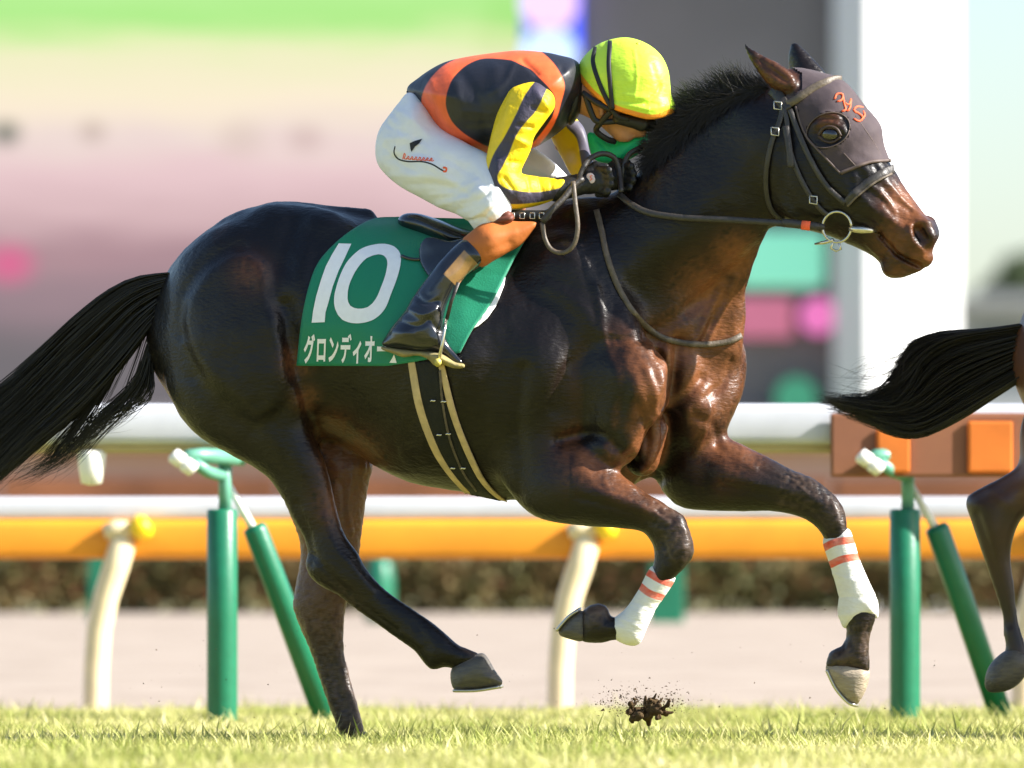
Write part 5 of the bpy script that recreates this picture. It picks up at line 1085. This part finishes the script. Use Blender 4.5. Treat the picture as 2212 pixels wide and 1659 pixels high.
# ================================================================== the bay runner ahead
M_COAT2 = mat('bay coat', (0.13, 0.052, 0.028), 0.42, 0.45, noise=0.4, nscale=5, color2=(0.085, 0.034, 0.02), bump=0.08, bscale=170, coat=0.1, layers=(('dark', (0.012, 0.009, 0.009), 1.0),))
def axis2(u): return -(np.asarray(u) - 2780.0) * TANY + 260.0
def second_horse():
    sh = lambda P, du, dv: [(u + du, v + dv) for u, v in P]
    dx, dy = 1868, 55
    f = Field((2070, 120, -265), (3940, 1640, 250), 7.0)
    mv = lambda A: [(a + dx, b + dy, l, k) for a, b, l, k in A]
    f.poly(sh(TORSO, dx, dy), mv([(430,720,0,.80),(760,720,0,.74),(950,780,0,.78),(1150,800,0,.68),(1520,780,0,.52)]), blend=10, soften=7)
    f.poly(sh(NECK, dx, dy), mv([(1290,560,0,.56),(1560,380,0,.46),(1690,300,0,.62)]), blend=70, soften=5)
    f.poly(sh(HEAD, dx, dy), mv([(1730,250,0,.62),(1860,380,0,.66),(1990,520,0,.8)]), blend=34, soften=4)
    f.cone((500+dx,640+dy,-105), (520+dx,820+dy,-118), 112, 140, .62, 70); f.cone((500+dx,640+dy,110), (540+dx,820+dy,115), 110, 140, .6, 70)
    f.cone((1385+dx,830+dy,-112), (1350+dx,950+dy,-112), 90, 62, .8, 60); f.cone((1520+dx,800+dy,100), (1500+dx,930+dy,100), 90, 60, .8, 50)
    f.poly(sh(NFORE, dx, dy), mv([(1150,980,-118,.62),(1400,1110,-122,.92),(1290,1350,-120,.95)]), blend=26, soften=2)
    f.poly(sh(FFORE, dx, dy), mv([(1480,1000,92,.75),(1760,1070,110,.9),(1845,1390,112,.95)]), blend=26, soften=2)
    f.poly([(2240,850),(2320,800),(2440,840),(2440,980),(2350,1060),(2260,1090),(2208,1120),(2184,1189),(2191,1263),(2200,1340),(2216,1395),(2222,1430),(2195,1465),(2160,1462),(2156,1436),(2172,1400),(2168,1374),(2165,1331),(2140,1251),(2115,1177),(2096,1121),(2085,1084),(2097,1066),(2165,1030),(2200,1000),(2205,920)],
           [(2350,900,-110,.6),(2150,1090,-120,.8),(2180,1350,-118,.8)], blend=26, soften=2)
    f.poly(sh(FHIND, dx + 120, 40), [(700+dx+120,950+dy,92,.7),(700+dx+120,1260+dy,104,.75)], blend=26, soften=2)
    f.poly(sh([(1604,90),(1646,120),(1710,158),(1723,178),(1712,200),(1679,196),(1630,143)], dx, dy), [(1700+dx,180+dy,-48,.7)], blend=10, soften=1)
    V, Fc = f.mesh(2)
    d = np.clip((V[:, 1] - 1090)/60 + 0.25*(V[:, 0] < 2330)*(2330 - V[:, 0])/60*(V[:, 1] > 1010), -1, 1)
    V = strokes(V, Fc, [([(2110,1110),(2150,1230),(2180,1350)], -4, 8, -1), ([(2140,1060),(2180,1090)], 4, 12, -1)])
    Wd = uvl_world(V, axis2); c = Wd.mean(0)
    if np.einsum('ij,ij->i', Wd[Fc[:, 0]]-c, np.cross(Wd[Fc[:, 1]]-c, Wd[Fc[:, 2]]-c)).sum() < 0: Fc = Fc[:, ::-1].copy()
    base = uvl_world([2780, 1600, 0], axis2)
    r = empty('race_horse', Vector((base[0], base[1], 0)), 'brown bay racehorse running ahead, its black tail flying', 'horse')
    mesh_obj('body', Wd, Fc, M_COAT2, r, attrs={'dark': d})
    hp = [(2172,1405),(2138,1436),(2126,1476),(2136,1496),(2182,1490),(2214,1462),(2222,1425),(2200,1400)]
    g = Field((2105, 1385, -165), (2240, 1515, -70), 4.0); g.poly(hp, [(2170,1450,-118,1.0)], soften=1, pad=14); V, Fc = g.mesh(1)
    W2 = uvl_world(V, axis2); c = W2.mean(0)
    if np.einsum('ij,ij->i', W2[Fc[:, 0]]-c, np.cross(W2[Fc[:, 1]]-c, W2[Fc[:, 2]]-c)).sum() < 0: Fc = Fc[:, ::-1].copy()
    mesh_obj('hoof', W2, Fc, M_HOOF, r)
    T = [[(2262,690),(2130,712),(2020,722),(1962,748),(1948,795),(1962,850),(1925,880)], [(2260,700),(2150,718),(2060,735),(1995,775),(1965,830),(1930,868),(1850,868),(1765,860)], [(2258,740),(2150,785),(2060,832),(1990,882),(1930,895),(1850,882),(1780,868)],
         [(2255,790),(2160,850),(2070,905),(1990,940),(1935,935),(1880,908),(1805,880)]]
    t = hair_fan(T, 2400, 18, 9, 1.7, 20, 'tail', M_HAIR, r, None, axis2)
    hair_fan([[(2100,718),(1990,725),(1900,765),(1862,790),(1835,835)], [(2060,740),(1960,800),(1900,850),(1830,830),(1770,800)]], 45, 16, 14, 0.8, 12, 'tail_wisp', M_HAIR, t, None, axis2)
    Cm = [(u + dx, v + dy) for u, v in MANE]; mane(Cm, 600, r, axis2)
second_horse()
# ------------------------------------------------------------------ kicked-up turf
M_SOIL = mat('dark soil', (0.055, 0.034, 0.02), 0.95, 0.1, noise=0.6, nscale=60, color2=(0.13, 0.09, 0.04), bump=0.8, bscale=120)
def clod():
    cn_ = []
    for k in range(90):
        q = rng.normal(size=2)*(1 + 0.4*rng.random()); u, v = 1388 + 34*q[0], 1538 + 13*q[1]; r0 = (3 + 8*rng.random()**2)*np.exp(-0.3*(q**2).sum()) + 2.2; lz = rng.normal(0, 22) + 178
        cn_.append(((u, v, lz), (u + rng.normal(0, 7), v + rng.normal(0, 7), lz + rng.normal(0, 6)), r0, r0*0.6, 1, 2))
    o = solid('turf_clod', [], M_SOIL, None, 2.2, cones=cn_, smooth=0)
    bm = bmesh.new(); bm.from_mesh(o.data); seen = set(); isl = []
    for v in bm.verts:
        if v in seen: continue
        st_ = [v]; seen.add(v); g = []
        while st_:
            w = st_.pop(); g.append(w)
            for e in w.link_edges:
                x = e.other_vert(w)
                if x not in seen: seen.add(x); st_.append(x)
        isl.append(g)
    isl.sort(key=len); bmesh.ops.delete(bm, geom=[v for g in isl[:-1] for v in g], context='VERTS'); bm.to_mesh(o.data); bm.free()
    o.location = (0, 0, 0); tag(o, 'torn brown clod of turf thrown up just above the grass', 'clod')
    n = 900; sz = S*(1.2 + 3.2*rng.random(n)**3)
    c = np.column_stack([1390 + rng.normal(0, 55, n), 1535 - np.abs(rng.normal(0, 22, n)) + rng.normal(0, 8, n), 178 + rng.normal(0, 60, n)])
    far = rng.random(n) < 0.22; c[far, 0] = rng.uniform(60, 2150, far.sum()); c[far, 1] = 1560 - np.abs(rng.normal(0, 190, far.sum())); c[far, 2] = rng.uniform(-250, 420, far.sum()); sz[far] *= 0.7
    P = uvl_world(c); P[:, 2] = np.maximum(P[:, 2], 0.012)
    b = rng.normal(size=(n, 4, 3)); b /= np.linalg.norm(b, axis=2, keepdims=True)
    V = (P[:, None] + b*sz[:, None, None]).reshape(-1, 3); i = np.arange(n)*4
    Fc = np.concatenate([np.stack([i, i+1, i+2], 1), np.stack([i, i+2, i+3], 1), np.stack([i, i+3, i+1], 1), np.stack([i+1, i+3, i+2], 1)])
    tag(mesh_obj('soil_spray', V, Fc, M_SOIL, None, smooth=False), 'fine specks of soil flying behind the hooves', 'soil', kind='stuff')
clod()
